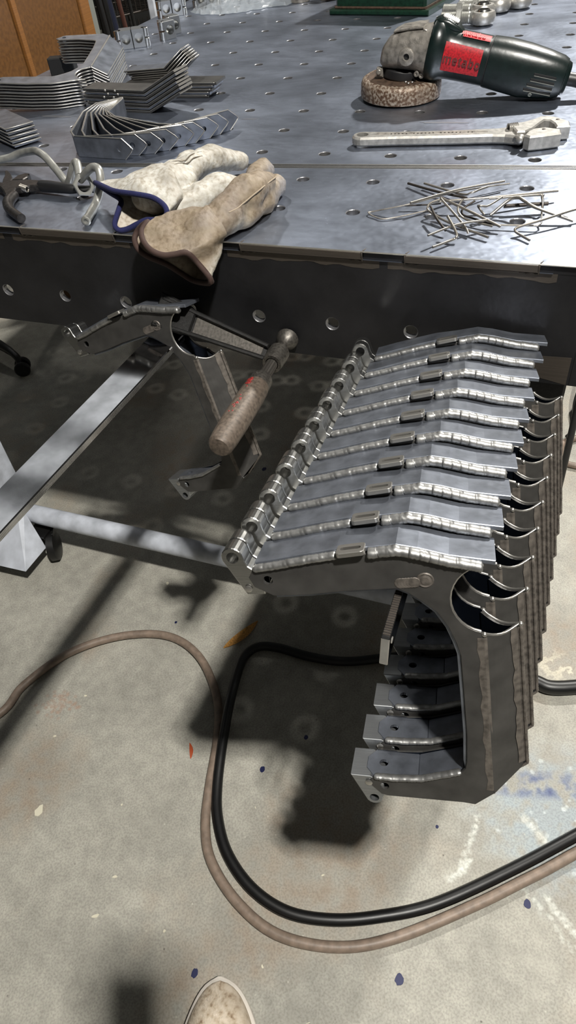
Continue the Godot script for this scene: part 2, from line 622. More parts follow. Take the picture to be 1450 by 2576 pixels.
func lamp(at: Vector3, energy: float, label: String) -> void:
	var o := thing("ceiling_lamp", label, "lamp", at, "round workshop ceiling lamps")
	var m := mb()
	m.lathe([Vector2(0.0, 0.10), Vector2(0.055, 0.10), Vector2(0.075, 0.085), Vector2(0.08, 0.03), Vector2(0.11, 0.02), Vector2(0.115, 0.0), Vector2(0.10, 0.0), Vector2(0.0, 0.005)], 32, Transform3D(Basis(), at), 0.4)
	obj("housing", m, M.black, o)
	m = mb()
	m.tube(PackedVector3Array([at + Vector3(0, 0.1, 0), at + Vector3(0, 0.52, 0)]), [0.006], 8)
	obj("hanger", m, M.black, o)
	m = mb()
	m.lathe([Vector2(0.035, -0.001), Vector2(0.035, -0.012), Vector2(0.075, -0.012), Vector2(0.075, -0.001), Vector2(0.035, -0.001)], 32, Transform3D(Basis(), at))
	obj("ring_lens", m, M.lens, o)
	for k in 10:
		var l := OmniLight3D.new()
		l.name = "lamp_light"
		l.light_color = Color(1.0, 0.985, 0.955)
		l.light_energy = energy
		l.light_size = 0.022
		l.omni_range = 30.0
		l.omni_attenuation = 2.0
		l.shadow_enabled = true
		o.add_child(l, true)
		var a := TAU * k / 10.0
		l.position = Vector3(cos(a) * 0.055, -0.03, sin(a) * 0.055)

func lights() -> void:
	lamp(Vector3(1.0, 2.22, 1.04), KEY, "round ceiling lamp hanging before the bench, to its right")
	lamp(Vector3(0.92, 2.30, -2.78), BACK, "round ceiling lamp hanging far behind the bench, beyond the green machine base")
	lamp(Vector3(-1.7, 2.22, -2.6), FILL, "round ceiling lamp hanging over the back left corner of the workshop")

func room() -> void:
	SH = Vector3(0, UPY, 0)
	# floor: a slab with the painted map laid out in metres
	var m := mb()
	var fl := floor_material()
	var x0 := -4.3
	var x1 := 3.5
	var z0 := -5.9
	var z1 := 3.3
	var st := SurfaceTool.new()
	st.begin(Mesh.PRIMITIVE_TRIANGLES)
	st.set_smooth_group(-1)
	for p in [[x0, z0], [x1, z0], [x1, z1], [x0, z0], [x1, z1], [x0, z1]]:
		st.set_uv(Vector2((p[0] + 1.7) / 2.6, (p[1] + 1.3) / 2.3))
		st.set_uv2(Vector2(p[0], p[1]) * 3.0)
		st.add_vertex(Vector3(p[0], 0.0, p[1]))
	st.generate_normals()
	var f := MeshInstance3D.new()
	f.name = "floor"
	var am := st.commit()
	f.mesh = am
	f.material_override = fl
	f.set_meta("kind", "structure")
	add_child(f)
	m.box(Vector3(x1 - x0, 0.1, z1 - z0), Transform3D(Basis(), Vector3((x0 + x1) / 2, -UPY - 0.052, (z0 + z1) / 2)))
	structure("floor_slab", m, M.wall)
	for w in [["wall_back", Vector3(x1 - x0, 3.8, 0.1), Vector3((x0 + x1) / 2, 1.0, z0 - 0.05)], ["wall_front", Vector3(x1 - x0, 3.8, 0.1), Vector3((x0 + x1) / 2, 1.0, z1 + 0.05)],
			["wall_left", Vector3(0.1, 3.8, z1 - z0), Vector3(x0 - 0.05, 1.0, (z0 + z1) / 2)], ["wall_right", Vector3(0.1, 3.8, z1 - z0), Vector3(x1 + 0.05, 1.0, (z0 + z1) / 2)]]:
		m = mb()
		m.box(w[1], Transform3D(Basis(), w[2]))
		structure(w[0], m, M.wall)
	m = mb()
	m.box(Vector3(x1 - x0, 0.1, z1 - z0), Transform3D(Basis(), Vector3((x0 + x1) / 2, 2.79, (z0 + z1) / 2)))
	structure("ceiling", m, M.ceil)
	# daylight panels let into the roof, over the left of the workshop
	var n := 0
	for z in [[-3.5, -2.65], [-2.4, -2.05], [-1.72, 0.2]]:
		m = mb()
		m.box(Vector3(1.1, 0.02, z[1] - z[0]), Transform3D(Basis(), Vector3(-2.95, 2.728, (z[0] + z[1]) / 2)), 0.002)
		n += 1
		structure("window_%d" % n, m, M.panel)

# ---------------------------------------------------------------- the bench
const HR := 0.0085
func holed(m: MB, wall: MB, c: Array, hx: float, hz: float, th: float, up: bool, r := HR) -> void:
	# quad c (four corners, seen from the outside counter-clockwise) with a chamfered round hole; up: in the plane y, else in the plane z
	var n := 24
	var mid := Vector3(hx, c[0].y, hz) if up else Vector3(hx, hz, c[0].z)
	var nrm: Vector3 = (c[1] - c[0]).cross(c[3] - c[0]).normalized()
	var ex: Vector3 = (c[1] - c[0]).normalized()
	var ey: Vector3 = nrm.cross(ex)
	var outer := PackedVector3Array()
	var inner := PackedVector3Array()
	for k in n:
		var a := TAU * k / n
		var d := ex * cos(a) + ey * sin(a)
		inner.append(mid + d * (r + 0.0008))
		# where the ray leaves the quad
		var best := 1e9
		for e in 4:
			var p: Vector3 = c[e] - mid
			var s: Vector3 = c[(e + 1) % 4] - c[e]
			var den := d.cross(s).dot(nrm)
			if absf(den) > 1e-9:
				var t := p.cross(s).dot(nrm) / den
				if t > 0.0 and t < best:
					best = t
		outer.append(mid + d * best)
	# corners of the quad must be kept
	var corner_at := {}
	for e in 4:
		var v: Vector3 = c[e] - mid
		var a := fposmod(atan2(v.dot(ey), v.dot(ex)), TAU)
		corner_at[int(floor(a / TAU * n)) % n] = c[e]
	for k in n:
		var j := (k + 1) % n
		m.q(outer[k], outer[j], inner[j], inner[k])
		if corner_at.has(k):
			m.t(outer[k], corner_at[k], outer[j])
		var i0 := inner[k] - nrm * 0.0008 + (mid - inner[k]).normalized() * 0.0008
		var i1 := inner[j] - nrm * 0.0008 + (mid - inner[j]).normalized() * 0.0008
		wall.q(inner[k], inner[j], i1, i0)
		wall.q(i0, i1, i1 - nrm * th, i0 - nrm * th)

static func seam_z(x: float) -> float:
	return -0.150 - 0.075 * x

func bench() -> void:
	var o := thing("welding_bench", "dark steel welding bench top with a grid of round holes and a deep drilled skirt", "workbench", Vector3(-0.2, -UPY, -0.6))
	var th := 0.010
	wall2 = mb()
	var near := mb()
	var far := mb()
	var wall := mb()
	var xs := -7
	var xe := 3
	for ix in range(xs, xe + 1):
		var cx := ix * 0.1
		var xa := cx - 0.05
		var xb := cx + 0.05
		# near plank
		holed(near, wall, [Vector3(xa, 0, 0.05), Vector3(xb, 0, 0.05), Vector3(xb, 0, -0.05), Vector3(xa, 0, -0.05)], cx, 0.0, th, true)
		near.q(Vector3(xa, 0, 0.1045), Vector3(xb, 0, 0.1045), Vector3(xb, 0, 0.05), Vector3(xa, 0, 0.05))
		var sa := seam_z(xa) + 0.008
		var sb := seam_z(xb) + 0.008
		var back := seam_z(cx) + 0.008
		if back < -0.111:
			holed(near, wall, [Vector3(xa, 0, -0.05), Vector3(xb, 0, -0.05), Vector3(xb, 0, sb), Vector3(xa, 0, sa)], cx, -0.1, th, true)
		else:
			near.q(Vector3(xa, 0, -0.05), Vector3(xb, 0, -0.05), Vector3(xb, 0, sb), Vector3(xa, 0, sa))
		near.q(Vector3(xa, 0, sa), Vector3(xb, 0, sb), Vector3(xb, -th, sb), Vector3(xa, -th, sa))
		near.q(Vector3(xa, -th, sa), Vector3(xb, -th, sb), Vector3(xb, -th, 0.1045), Vector3(xa, -th, 0.1045))
		# far plank
		sa = seam_z(xa) - 0.008
		sb = seam_z(xb) - 0.008
		if seam_z(cx) - 0.008 > -0.1895:
			holed(far, wall, [Vector3(xa, 0, sa), Vector3(xb, 0, sb), Vector3(xb, 0, -0.25), Vector3(xa, 0, -0.25)], cx, -0.2, th, true)
		else:
			far.q(Vector3(xa, 0, minf(sa, -0.15)), Vector3(xb, 0, minf(sb, -0.15)), Vector3(xb, 0, -0.25), Vector3(xa, 0, -0.25))
		far.q(Vector3(xa, -th, sa), Vector3(xb, -th, sb), Vector3(xb, 0, sb), Vector3(xa, 0, sa))
		for iz in range(3, 18):
			var cz := -iz * 0.1
			holed(far, wall, [Vector3(xa, 0, cz + 0.05), Vector3(xb, 0, cz + 0.05), Vector3(xb, 0, cz - 0.05), Vector3(xa, 0, cz - 0.05)], cx, cz, th, true)
	# undersides with the same holes are given by the walls; close the outer rims
	var xl := xs * 0.1 - 0.105
	var xr := xe * 0.1 + 0.105
	for e in [[xl, xs * 0.1 - 0.05], [xe * 0.1 + 0.05, xr]]:     # plain margins at both ends
		var ea: float = e[0]
		var eb: float = e[1]
		near.q(Vector3(ea, 0, 0.1045), Vector3(eb, 0, 0.1045), Vector3(eb, 0, seam_z(eb) + 0.008), Vector3(ea, 0, seam_z(ea) + 0.008))
		far.q(Vector3(ea, 0, seam_z(ea) - 0.008), Vector3(eb, 0, seam_z(eb) - 0.008), Vector3(eb, 0, -1.75), Vector3(ea, 0, -1.75))
	far.q(Vector3(xr, 0, seam_z(xr) - 0.008), Vector3(xr, -th, seam_z(xr) - 0.008), Vector3(xr, -th, -1.75), Vector3(xr, 0, -1.75))
	near.q(Vector3(xr, 0, 0.1045), Vector3(xr, -th, 0.1045), Vector3(xr, -th, seam_z(xr) + 0.008), Vector3(xr, 0, seam_z(xr) + 0.008))
	far.q(Vector3(xl, 0, -1.75), Vector3(xl, -th, -1.75), Vector3(xl, -th, seam_z(xl) - 0.008), Vector3(xl, 0, seam_z(xl) - 0.008))
	far.q(Vector3(xr, 0, -1.75), Vector3(xl, 0, -1.75), Vector3(xl, -th, -1.75), Vector3(xr, -th, -1.75))
	near.q(Vector3(xl, 0, seam_z(xl) + 0.008), Vector3(xl, -th, seam_z(xl) + 0.008), Vector3(xl, -th, 0.1045), Vector3(xl, 0, 0.1045))
	obj("front_plank", near, M.top, o)
	obj("rear_plank", far, M.top, o)
	obj("hole_wall", wall, M.hole, o, "bright bored walls of the bench holes")
	# bright lips along the joint of the two planks and along the front
	var lip := mb()
	for s in [[0.0078, 0.0014], [0.0025, 0.0013], [-0.0025, 0.0013], [-0.0080, 0.0014]]:
		var a := Vector3(xl, -0.0006, seam_z(xl) + s[0])
		var b := Vector3(xr, -0.0006, seam_z(xr) + s[0])
		lip.box(Vector3(a.distance_to(b), s[1], s[1]), frame((a + b) / 2, b - a, Vector3.UP), 0.0004)
	obj("joint_strip", lip, M.edge, o, "bright strips in the joint of the bench top")
	var bed := mb()
	bed.box(Vector3((xr - xl), 0.004, 0.03), frame(Vector3((xl + xr) / 2, -0.009, seam_z((xl + xr) / 2)), Vector3(1, 0, -0.075), Vector3.UP))
	obj("joint_bed", bed, M.dark, o)
	# front edge: tabs of the top plate and the skirt's fingers between them
	var tabs := [[-0.74, -0.59], [-0.54, -0.39], [-0.335, -0.19], [-0.012, 0.14], [0.19, 0.335]]
	var lipf := mb()
	lipf.prism(P2([0.1038, -0.0008, 0.1052, -0.0008, 0.1052, 0.0, 0.1046, 0.0004, 0.1038, 0.0004]), -xr, -xl, Transform3D(Basis(Vector3(0, 0, 1), Vector3(0, 1, 0), Vector3(-1, 0, 0)), Vector3.ZERO))
	obj("front_arris", lipf, M.edge, o, "bright ground front edge of the bench top")
	for tb in tabs:
		var tm := mb()
		tm.box(Vector3(tb[1] - tb[0], 0.0092, 0.012), Transform3D(Basis(), Vector3((tb[0] + tb[1]) / 2, -0.0052, 0.0995)), 0.0008)
		obj("edge_tab", tm, M.bare, o)
		var band := mb()
		var pts := PackedVector2Array()
		for k in 25:
			var u := k / 24.0
			pts.append(Vector2(lerpf(tb[0] - 0.02, tb[1] + 0.02, u), -0.0195 - 0.0022 * sin(u * 17.0 + tb[0] * 90.0) * sin(u * 9.0) - 0.0008 * sin(u * 41.0)))
		pts.append(Vector2(tb[1] + 0.02, -0.0107))
		pts.append(Vector2(tb[0] - 0.02, -0.0107))
		band.prism(pts, 0.1012, 0.1023)
		obj("ground_band", band, M.bare, o)
		for s in [tb[0], tb[1]]:
			var wm := mb()
			var path := PackedVector3Array()
			var inw := 0.02 if s == tb[0] else -0.02
			for k in 7:
				path.append(Vector3(s + inw * k / 6.0, -0.0112 - 0.001 * sin(k * 2.1), 0.1022))
			wm.tube(path, [0.0012, 0.0018, 0.0012, 0.0019, 0.0013, 0.0018, 0.001], 8)
			wm.tube(PackedVector3Array([Vector3(s, -0.0115, 0.103), Vector3(s, -0.006, 0.1052), Vector3(s, -0.001, 0.1055), Vector3(s + 0.001, 0.0003, 0.102), Vector3(s + 0.003, 0.0, 0.096)]), [0.0013, 0.001, 0.0012, 0.0008, 0.0004], 8)
			obj("corner_weld", wm, M.bare, o)
	var sk := mb()
	for ix in range(xs, 4):
		var cx := ix * 0.1
		var xa := cx - 0.05
		var xb := cx + 0.05
		holed(sk, wall2, [Vector3(xa, -0.148, 0.102), Vector3(xb, -0.148, 0.102), Vector3(xb, -0.05, 0.102), Vector3(xa, -0.05, 0.102)], cx, -0.098, 0.008, false, 0.0083)
	sk.q(Vector3(xl, -0.05, 0.102), Vector3(0.4045, -0.05, 0.102), Vector3(0.4045, -0.0108, 0.102), Vector3(xl, -0.0108, 0.102))
	sk.q(Vector3(xl, -0.148, 0.094), Vector3(0.4045, -0.148, 0.094), Vector3(0.4045, -0.148, 0.102), Vector3(xl, -0.148, 0.102))
	sk.q(Vector3(0.4045, -0.0108, 0.094), Vector3(xl, -0.0108, 0.094), Vector3(xl, -0.0108, 0.102), Vector3(0.4045, -0.0108, 0.102))
	sk.q(Vector3(xl, -0.148, 0.094), Vector3(xl, -0.148, 0.102), Vector3(xl, -0.0108, 0.102), Vector3(xl, -0.0108, 0.094))
	var prev := xl
	for tb in tabs + [[0.405, 0.41]]:
		sk.box(Vector3(tb[0] - prev - 0.001, 0.0106, 0.0075), Transform3D(Basis(), Vector3((tb[0] + prev) / 2, -0.0054, 0.0986)))
		prev = tb[1]
	obj("skirt_hole", wall2, M.hole, o)
	for e in [[xl, -0.75], [0.35, 0.4045]]:
		sk.q(Vector3(e[0], -0.148, 0.102), Vector3(e[1], -0.148, 0.102), Vector3(e[1], -0.05, 0.102), Vector3(e[0], -0.05, 0.102))
	obj("skirt", sk, M.skirt, o)
	var joint := mb()
	joint.box(Vector3(0.0014, 0.137, 0.0006), Transform3D(Basis(), Vector3(0.392, -0.079, 0.1022)))
	obj("skirt_joint", joint, M.dark, o)
	var patch := mb()
	patch.prism(P2([0.30, -0.13, 0.388, -0.1475, 0.388, -0.11, 0.345, -0.112, 0.33, -0.12]), 0.1018, 0.1023)
	obj("worn_patch", patch, M.bare, o)
	# small ground spots where tacks were cleaned off
	for g in [[0.15, -0.348, 0.075, 0.007, 0.02], [-0.575, -0.352, 0.07, 0.012, -0.05], [-0.18, -0.352, 0.03, 0.006, 0.1]]:
		var gm := mb()
		var gp := PackedVector2Array()
		for k in 16:
			var a := TAU * k / 16.0
			gp.append(Vector2(cos(a) * g[2] * 0.5 * (1.0 + 0.12 * sin(k * 2.7)), sin(a) * g[3] * 0.5 * (1.0 + 0.15 * cos(k * 1.9))))
		gm.prism(gp, 0.0001, 0.0004, Transform3D(Basis.from_euler(Vector3(-PI / 2, g[4], 0)), Vector3(g[0], 0, g[1])))
		obj("ground_spot", gm, M.spot, o)
	# back skirt, ribs and legs
	var rib := mb()
	rib.box(Vector3(xr - xl, 0.138, 0.008), Transform3D(Basis(), Vector3((xr + xl) / 2, -0.079, -1.745)))
	rib.box(Vector3(0.008, 0.138, 1.82), Transform3D(Basis(), Vector3(xl + 0.004, -0.079, -0.83)))
	rib.box(Vector3(0.008, 0.138, 1.84), Transform3D(Basis(), Vector3(xr - 0.005, -0.079, -0.826)))
	obj("rear_skirt", rib, M.skirt, o)
	var leg := mb()
	leg.box(Vector3(0.05, 0.68, 0.05), Transform3D(Basis(), Vector3(0.367, -0.488, 0.035)), 0.003)
	obj("leg", leg, M.skirt, o, "bare steel leg under the skirt behind the brackets")
	# white powder-coated frame at the left
	leg = mb()
	leg.box(Vector3(0.075, 0.62, 0.075), Transform3D(Basis(), Vector3(-0.808, -0.45, -0.035)), 0.006)
	obj("leg", leg, M.white, o, "white powder coated post of the frame")
	var foot := mb()
	var lo := [Vector3(-0.96, -0.845, 0.103), Vector3(-0.692, -0.845, 0.098), Vector3(-0.688, -0.845, 0.018), Vector3(-0.96, -0.845, 0.018)]
	var hi := [Vector3(-0.96, -0.755, 0.012), Vector3(-0.742, -0.755, 0.006), Vector3(-0.735, -0.755, -0.01), Vector3(-0.96, -0.755, -0.06)]
	for k in 4:
		foot.q(lo[k], lo[(k + 1) % 4], hi[(k + 1) % 4], hi[k])
	foot.q(hi[0], hi[1], hi[2], hi[3])
	foot.q(lo[3], lo[2], lo[1], lo[0])
	obj("foot", foot, M.white, o, "white folded gusset foot of the frame")
	var tube := mb()
	tube.tube(PackedVector3Array([Vector3(-0.80, -0.785, -0.03), Vector3(-0.3, -0.785, -0.026), Vector3(0.34, -0.785, -0.022)]), [0.0225], 20)
	obj("frame_tube", tube, M.white, o, "white round tube between the feet")
	var leg2 := mb()
	for p in [Vector3(-0.76, -0.45, -1.68), Vector3(0.36, -0.45, -1.68)]:
		leg2.box(Vector3(0.075, 0.88, 0.075), Transform3D(Basis(), p), 0.006)
	obj("rear_leg", leg2, M.white, o)
	# the castor under the foot
	var wh := mb()
	var wx := Transform3D(Basis.from_euler(Vector3(0, 0.5, PI / 2)), Vector3(-0.687, -0.862, -0.005))
	wh.lathe([Vector2(0.0, -0.014), Vector2(0.012, -0.014), Vector2(0.03, -0.012), Vector2(0.038, -0.008), Vector2(0.038, 0.008), Vector2(0.03, 0.012), Vector2(0.012, 0.014), Vector2(0.0, 0.014)], 28, wx, 0.9)
	obj("castor_wheel", wh, M.black, o)
	var fk := mb()
	for s in [-1.0, 1.0]:
		fk.box(Vector3(0.004, 0.05, 0.028), Transform3D(Basis.from_euler(Vector3(0, 0.5, 0)), Vector3(-0.70, -0.845, -0.01)) * Transform3D(Basis(), Vector3(s * 0.018, 0, 0)), 0.001)
	fk.box(Vector3(0.05, 0.006, 0.05), Transform3D(Basis(), Vector3(-0.715, -0.822, -0.015)), 0.001)
	obj("castor_fork", fk, M.black, o)

var wall2: MB

# ---------------------------------------------------------------- brackets
const BW := 0.0355   # thickness of a bracket
const ST := 0.003    # its sheet

# a rippled bead along a path
func bead(m: MB, pts: Array, r: float, sd: int, flat := 0.62) -> void:
	var rr := RandomNumberGenerator.new()
	rr.seed = sd
	var path := PackedVector3Array()
	var rad := []
	for i in pts.size() - 1:
		var a: Vector3 = pts[i]
		var b: Vector3 = pts[i + 1]
		var n := maxi(2, int(a.distance_to(b) / 0.0013))
		for k in n:
			path.append(a.lerp(b, float(k) / n) + Vector3(rr.randf_range(-1, 1), rr.randf_range(-1, 1), rr.randf_range(-1, 1)) * r * 0.05)
			rad.append(r * (1.0 + (0.03 if k % 2 == 0 else -0.03) + rr.randf_range(-0.02, 0.02)))
	path.append(pts[pts.size() - 1])
	rad.append(r * 0.7)
	rad[0] = r * 0.7
	m.tube(path, rad, 9, false, flat)

# a strip of sheet that follows a line in the XY plane, from z0 to z1; th lies to the right of the line
func ribbon(m: MB, line: PackedVector2Array, th: float, z0: float, z1: float) -> void:
	var back := PackedVector2Array()
	var n := line.size()
	for i in n:
		var d1 := (line[i] - line[maxi(i - 1, 0)]) if i > 0 else (line[1] - line[0])
		var d2 := (line[mini(i + 1, n - 1)] - line[i]) if i < n - 1 else d1
		var nn := (Vector2(d1.y, -d1.x).normalized() + Vector2(d2.y, -d2.x).normalized())
		nn = nn / maxf(0.4, 1.0 + Vector2(d1.y, -d1.x).normalized().dot(Vector2(d2.y, -d2.x).normalized()))
		back.append(line[i] + nn * th)
	var poly := line.duplicate()
	back.reverse()
	poly.append_array(back)
	m.prism(poly, z0, z1, Transform3D(), 0.0005)

static func mm(a: Array) -> PackedVector2Array:
	var o := PackedVector2Array()
	for i in range(0, a.size(), 2):
		o.append(Vector2(a[i], a[i + 1]) * 0.001)
	return o

func side_outline() -> PackedVector2Array:
	var o := mm([17, -9, 12, -18, 16, -27, 31.5, -34.7, 62, -32.3, 91, -27.7, 132, -23.8, 140, -27.5, 150, -34.5, 162, -44.5, 171, -59, 177, -74, 180.3, -86, 183, -126, 185.7, -170, 186, -202, 185, -210, 181, -215.5, 146, -228, 122, -230.5, 103.5, -230.5, 97.5, -238, 109.5, -251.5, 115, -253.3, 183, -252, 194, -253, 210, -237])
	o.append(Vector2(0.198, -0.064))
	# the round scallop
	var c := Vector2(0.1995, -0.0315)
	for k in 15:
		var a := lerpf(-1.72, -PI - 1.45, k / 14.0)
		o.append(c + Vector2(cos(a), sin(a)) * Vector2(0.0275, 0.0305))
	o.append_array(mm([171, 1.3, 148, 7.7, 132, 10.1, 109, 7.1, 86, 5.5, 65, 1.0, 38, -5.6]))
	return o

func make_bracket(label: String, group: String) -> Node3D:
	var o := Node3D.new()
	o.name = numbered("bracket")
	add_child(o)
	tag(o, label, "bracket", group)
	SH = Vector3.ZERO
	var outline := side_outline()
	var holes := [[Vector2(0.0281, -0.0198), 0.0042, 14], [Vector2(0.1129, -0.2409), 0.0042, 14]]
	for s in 2:
		var z1 := 0.0 if s == 0 else -BW + ST
		var m := mb()
		m.prism(outline, z1 - ST, z1, Transform3D(), 0.0005, holes)
		obj("side_plate", m, M.side, o)
		# the folded wing that meets its twin at the outer ridge
		m = mb()
		var ft := Vector3(0.198, -0.064, z1)
		var fb := Vector3(0.210, -0.237, z1)
		var zc := -BW / 2
		var at := Vector3(0.2262, -0.0645, zc)
		var ab := Vector3(0.2378, -0.2125, zc)
		var sgn := 1.0 if s == 0 else -1.0
		var inn := Vector3(-0.0022, 0, -0.0022 * sgn)
		var rows_o := []
		var rows_i := []
		for k in 9:      # the mouth is cut in a shallow curve
			var u := k / 8.0
			var p := ft.lerp(at, u) + Vector3(0, -0.0055 * sin(PI * u), 0)
			var b := fb.lerp(ab, u)
			rows_o.append(PackedVector3Array([p, b]))
			rows_i.append(PackedVector3Array([p + inn, b + inn]))
		m.skin(rows_o, false, s == 0)
		for k in 8:
			var pa: Vector3 = rows_o[k][0]
			var pb: Vector3 = rows_o[k + 1][0]
			var ia: Vector3 = rows_i[k][0]
			var ib: Vector3 = rows_i[k + 1][0]
			if s == 0:
				m.q(pa, pb, ib, ia)
			else:
				m.q(pb, pa, ia, ib)
		m.q(rows_o[0][1], rows_o[8][1], rows_i[8][1], rows_i[0][1])
		obj("wing_plate", m, M.side, o)
		m = mb()
		m.skin(rows_i, false, s != 0)
		var zi := -ST if s == 0 else -BW + ST
		m.prism(outline, zi - (0.0005 if s == 0 else 0.0), zi + (0.0 if s == 0 else 0.0005), Transform3D(), 0.0, holes)
		obj("inner_skin", m, M.inner, o, "blue black mill scale inside the mouth")
	# bright cut rim of the mouth
	var rim := mb()
	for s in 2:
		var z1 := -0.0012 if s == 0 else -BW + 0.0012
		var wingp := PackedVector3Array()
		for k in 9:
			var u := k / 8.0
			wingp.append(Vector3(0.198, -0.0637, z1).lerp(Vector3(0.2258, -0.0643, -BW / 2), u) + Vector3(-0.0008, -0.0055 * sin(PI * u), 0))
		rim.tube(wingp, [0.00125], 6)
	var sc := Vector2(0.1995, -0.0315)
	for s in 2:
		var z1 := -0.0013 if s == 0 else -BW + 0.0013
		var path := PackedVector3Array()
		for k in 15:
			var a := lerpf(-1.72, -PI - 1.45, k / 14.0)
			path.append(Vector3(sc.x + cos(a) * 0.0275, sc.y + sin(a) * 0.0305, z1))
		rim.tube(path, [0.0012], 6)
	for p in [Vector3(0.198, -0.0645, -0.001), Vector3(0.198, -0.0645, -BW + 0.001), Vector3(0.2262, -0.0647, -BW / 2)]:
		rim.lathe([Vector2(0, -0.0022), Vector2(0.0018, -0.0014), Vector2(0.0024, 0), Vector2(0.0018, 0.0014), Vector2(0, 0.0022)], 8, Transform3D(Basis(), p), 3.0)
	obj("cut_rim", rim, M.cut, o, "bright laser cut rim of the mouth")
	# heat tinted strips ground along the folds
	var seam := mb()
	for k in 14:
		var u0 := k / 14.0
		var u1 := (k + 1) / 14.0
		var a0 := Vector2(0.198, -0.067).lerp(Vector2(0.209, -0.233), u0)
		var a1 := Vector2(0.198, -0.067).lerp(Vector2(0.209, -0.233), u1)
		var w0 := 0.0052 + 0.0012 * sin(k * 2.3)
		var w1 := 0.0052 + 0.0012 * sin((k + 1) * 2.3)
		seam.q(Vector3(a1.x - w1, a1.y, 0.0003), Vector3(a1.x, a1.y, 0.0003), Vector3(a0.x, a0.y, 0.0003), Vector3(a0.x - w0, a0.y, 0.0003))
		seam.q(Vector3(a1.x, a1.y, 0.0003), Vector3(a1.x + 0.0022, a1.y, -0.0011), Vector3(a0.x + 0.0022, a0.y, -0.0011), Vector3(a0.x, a0.y, 0.0003))
	for k in 14:      # and along the ridge, ragged
		var u0 := k / 14.0
		var u1 := (k + 1) / 14.0
		var nz := Vector3(0.0004, 0, 0.0004)
		var e0 := Vector3(0.2262, -0.0665, -BW / 2).lerp(Vector3(0.2376, -0.210, -BW / 2), u0) + nz
		var e1 := Vector3(0.2262, -0.0665, -BW / 2).lerp(Vector3(0.2376, -0.210, -BW / 2), u1) + nz
		var in0 := Vector3(-0.0282, 0, BW / 2) * (0.28 + 0.025 * sin(k * 2.9) + 0.025 * sin(k * 1.3))
		var in1 := Vector3(-0.0282, 0, BW / 2) * (0.28 + 0.025 * sin((k + 1) * 2.9) + 0.025 * sin((k + 1) * 1.3))
		seam.q(e1 + in1, e1, e0, e0 + in0)
	obj("ground_seam", seam, M.seam, o, "brown heat tinted strip along the fold")
	var m := mb()
	# the ridge weld
	bead(m, [Vector3(0.2262, -0.066, -BW / 2), Vector3(0.2378, -0.2125, -BW / 2), Vector3(0.2105, -0.2375, -BW / 2)], 0.0028, 3)
	obj("ridge_weld", m, M.seam, o)
	# top plate
	m = mb()
	ribbon(m, mm([18, -4.6, 38, 0, 65, 6, 86, 10, 109, 12, 132, 15, 148, 12.3, 171, 6.5, 205, 2.2]), 0.004, -BW - 0.0013, -0.002)
	obj("top_plate", m, M.scale, o)
	# top welds, before and behind the slotted tab
	m = mb()
	var up := -0.0008
	bead(m, [Vector3(0.0175, -0.0085 + up, -0.0008), Vector3(0.038, -0.0045 + up, -0.0006), Vector3(0.065, 0.0018 + up, -0.0006), Vector3(0.0865, 0.006 + up, -0.0006)], 0.0044, 5, 0.8)
	bead(m, [Vector3(0.11, 0.008 + up, -0.0006), Vector3(0.132, 0.0112 + up, -0.0006), Vector3(0.148, 0.0085 + up, -0.0006), Vector3(0.171, 0.0025 + up, -0.0006), Vector3(0.1955, -0.0018 + up, -0.001)], 0.0056, 6, 0.8)
	obj("weld_bead", m, M.weld, o, "rippled bright weld along the top edge")
	m = mb()
	bead(m, [Vector3(0.0175, -0.0085 + up, -BW + 0.0008), Vector3(0.065, 0.0018 + up, -BW + 0.0006), Vector3(0.132, 0.0112 + up, -BW + 0.0006), Vector3(0.171, 0.0025 + up, -BW + 0.0006), Vector3(0.1955, -0.0018 + up, -BW + 0.001)], 0.0036, 7)
	obj("weld_bead", m, M.weld, o)
	# slotted tab standing out at the front of the top plate
	m = mb()
	var tp := PackedVector2Array()
	for k in 4:
		var c := Vector2(-0.0085 if k in [1, 2] else 0.0085, -0.0045 if k in [2, 3] else 0.0045)
		for j in 4:
			tp.append(c + Vector2.from_angle(PI / 2 * k + PI / 2 * j / 3.0) * 0.0028)
	var txf := frame(Vector3(0.098, 0.0104, 0.0008), Vector3(0.98, 0.155, 0), Vector3(0, 0, -1))
	var sp := PackedVector2Array()
	for k in 2:
		for j in 6:
			sp.append(Vector2(0.0062 if k == 0 else -0.0062, 0) + Vector2.from_angle(-PI / 2 + PI * k + PI * j / 5.0) * 0.0021)
	m.prism(tp, -0.0021, 0.0021, txf, 0.0005, [sp])
	obj("slotted_tab", m, M.cut, o, "bright tab with a slot")
	m = mb()
	m.prism(sp, -0.0022, -0.0012, txf)
	obj("slot_floor", m, M.dark, o)
	# inner liner: under the arm, down the leg, over the lower arm
	m = mb()
	ribbon(m, mm([184.5, -211, 183, -202, 182.7, -170, 180, -126, 177.3, -86, 174, -75, 168.5, -60.5, 160, -46.5, 148.5, -36.5, 138.8, -30, 131.5, -26.8, 91, -30.7, 62, -35.3, 33, -37.6]), 0.003, -BW + 0.0025, -0.0025)
	obj("inner_plate", m, M.scale, o)
	# lower arm's inner cover with its hole and fold
	m = mb()
	var cov := frame(Vector3(0.0985, -0.2305, 0), Vector3(1, 0.0, 0), Vector3(0, 0, -1))
	m.prism(mm([5, 1, 45, 1, 45, 34.5, 5, 34.5, -3, 24, -3, 11]), -0.003, 0.0, cov, 0.0005, [[Vector2(0.0125, 0.0178), 0.0042, 14]])
	var cov2 := frame(Vector3(0.1435, -0.2305, 0), Vector3(40.5, 15.5, 0), Vector3(0, 0, -1))
	m.prism(mm([0, 1, 43, 1, 43, 34.5, 0, 34.5]), -0.003, 0.0, cov2, 0.0005)
	obj("lower_cover", m, M.scale, o)
	m = mb()
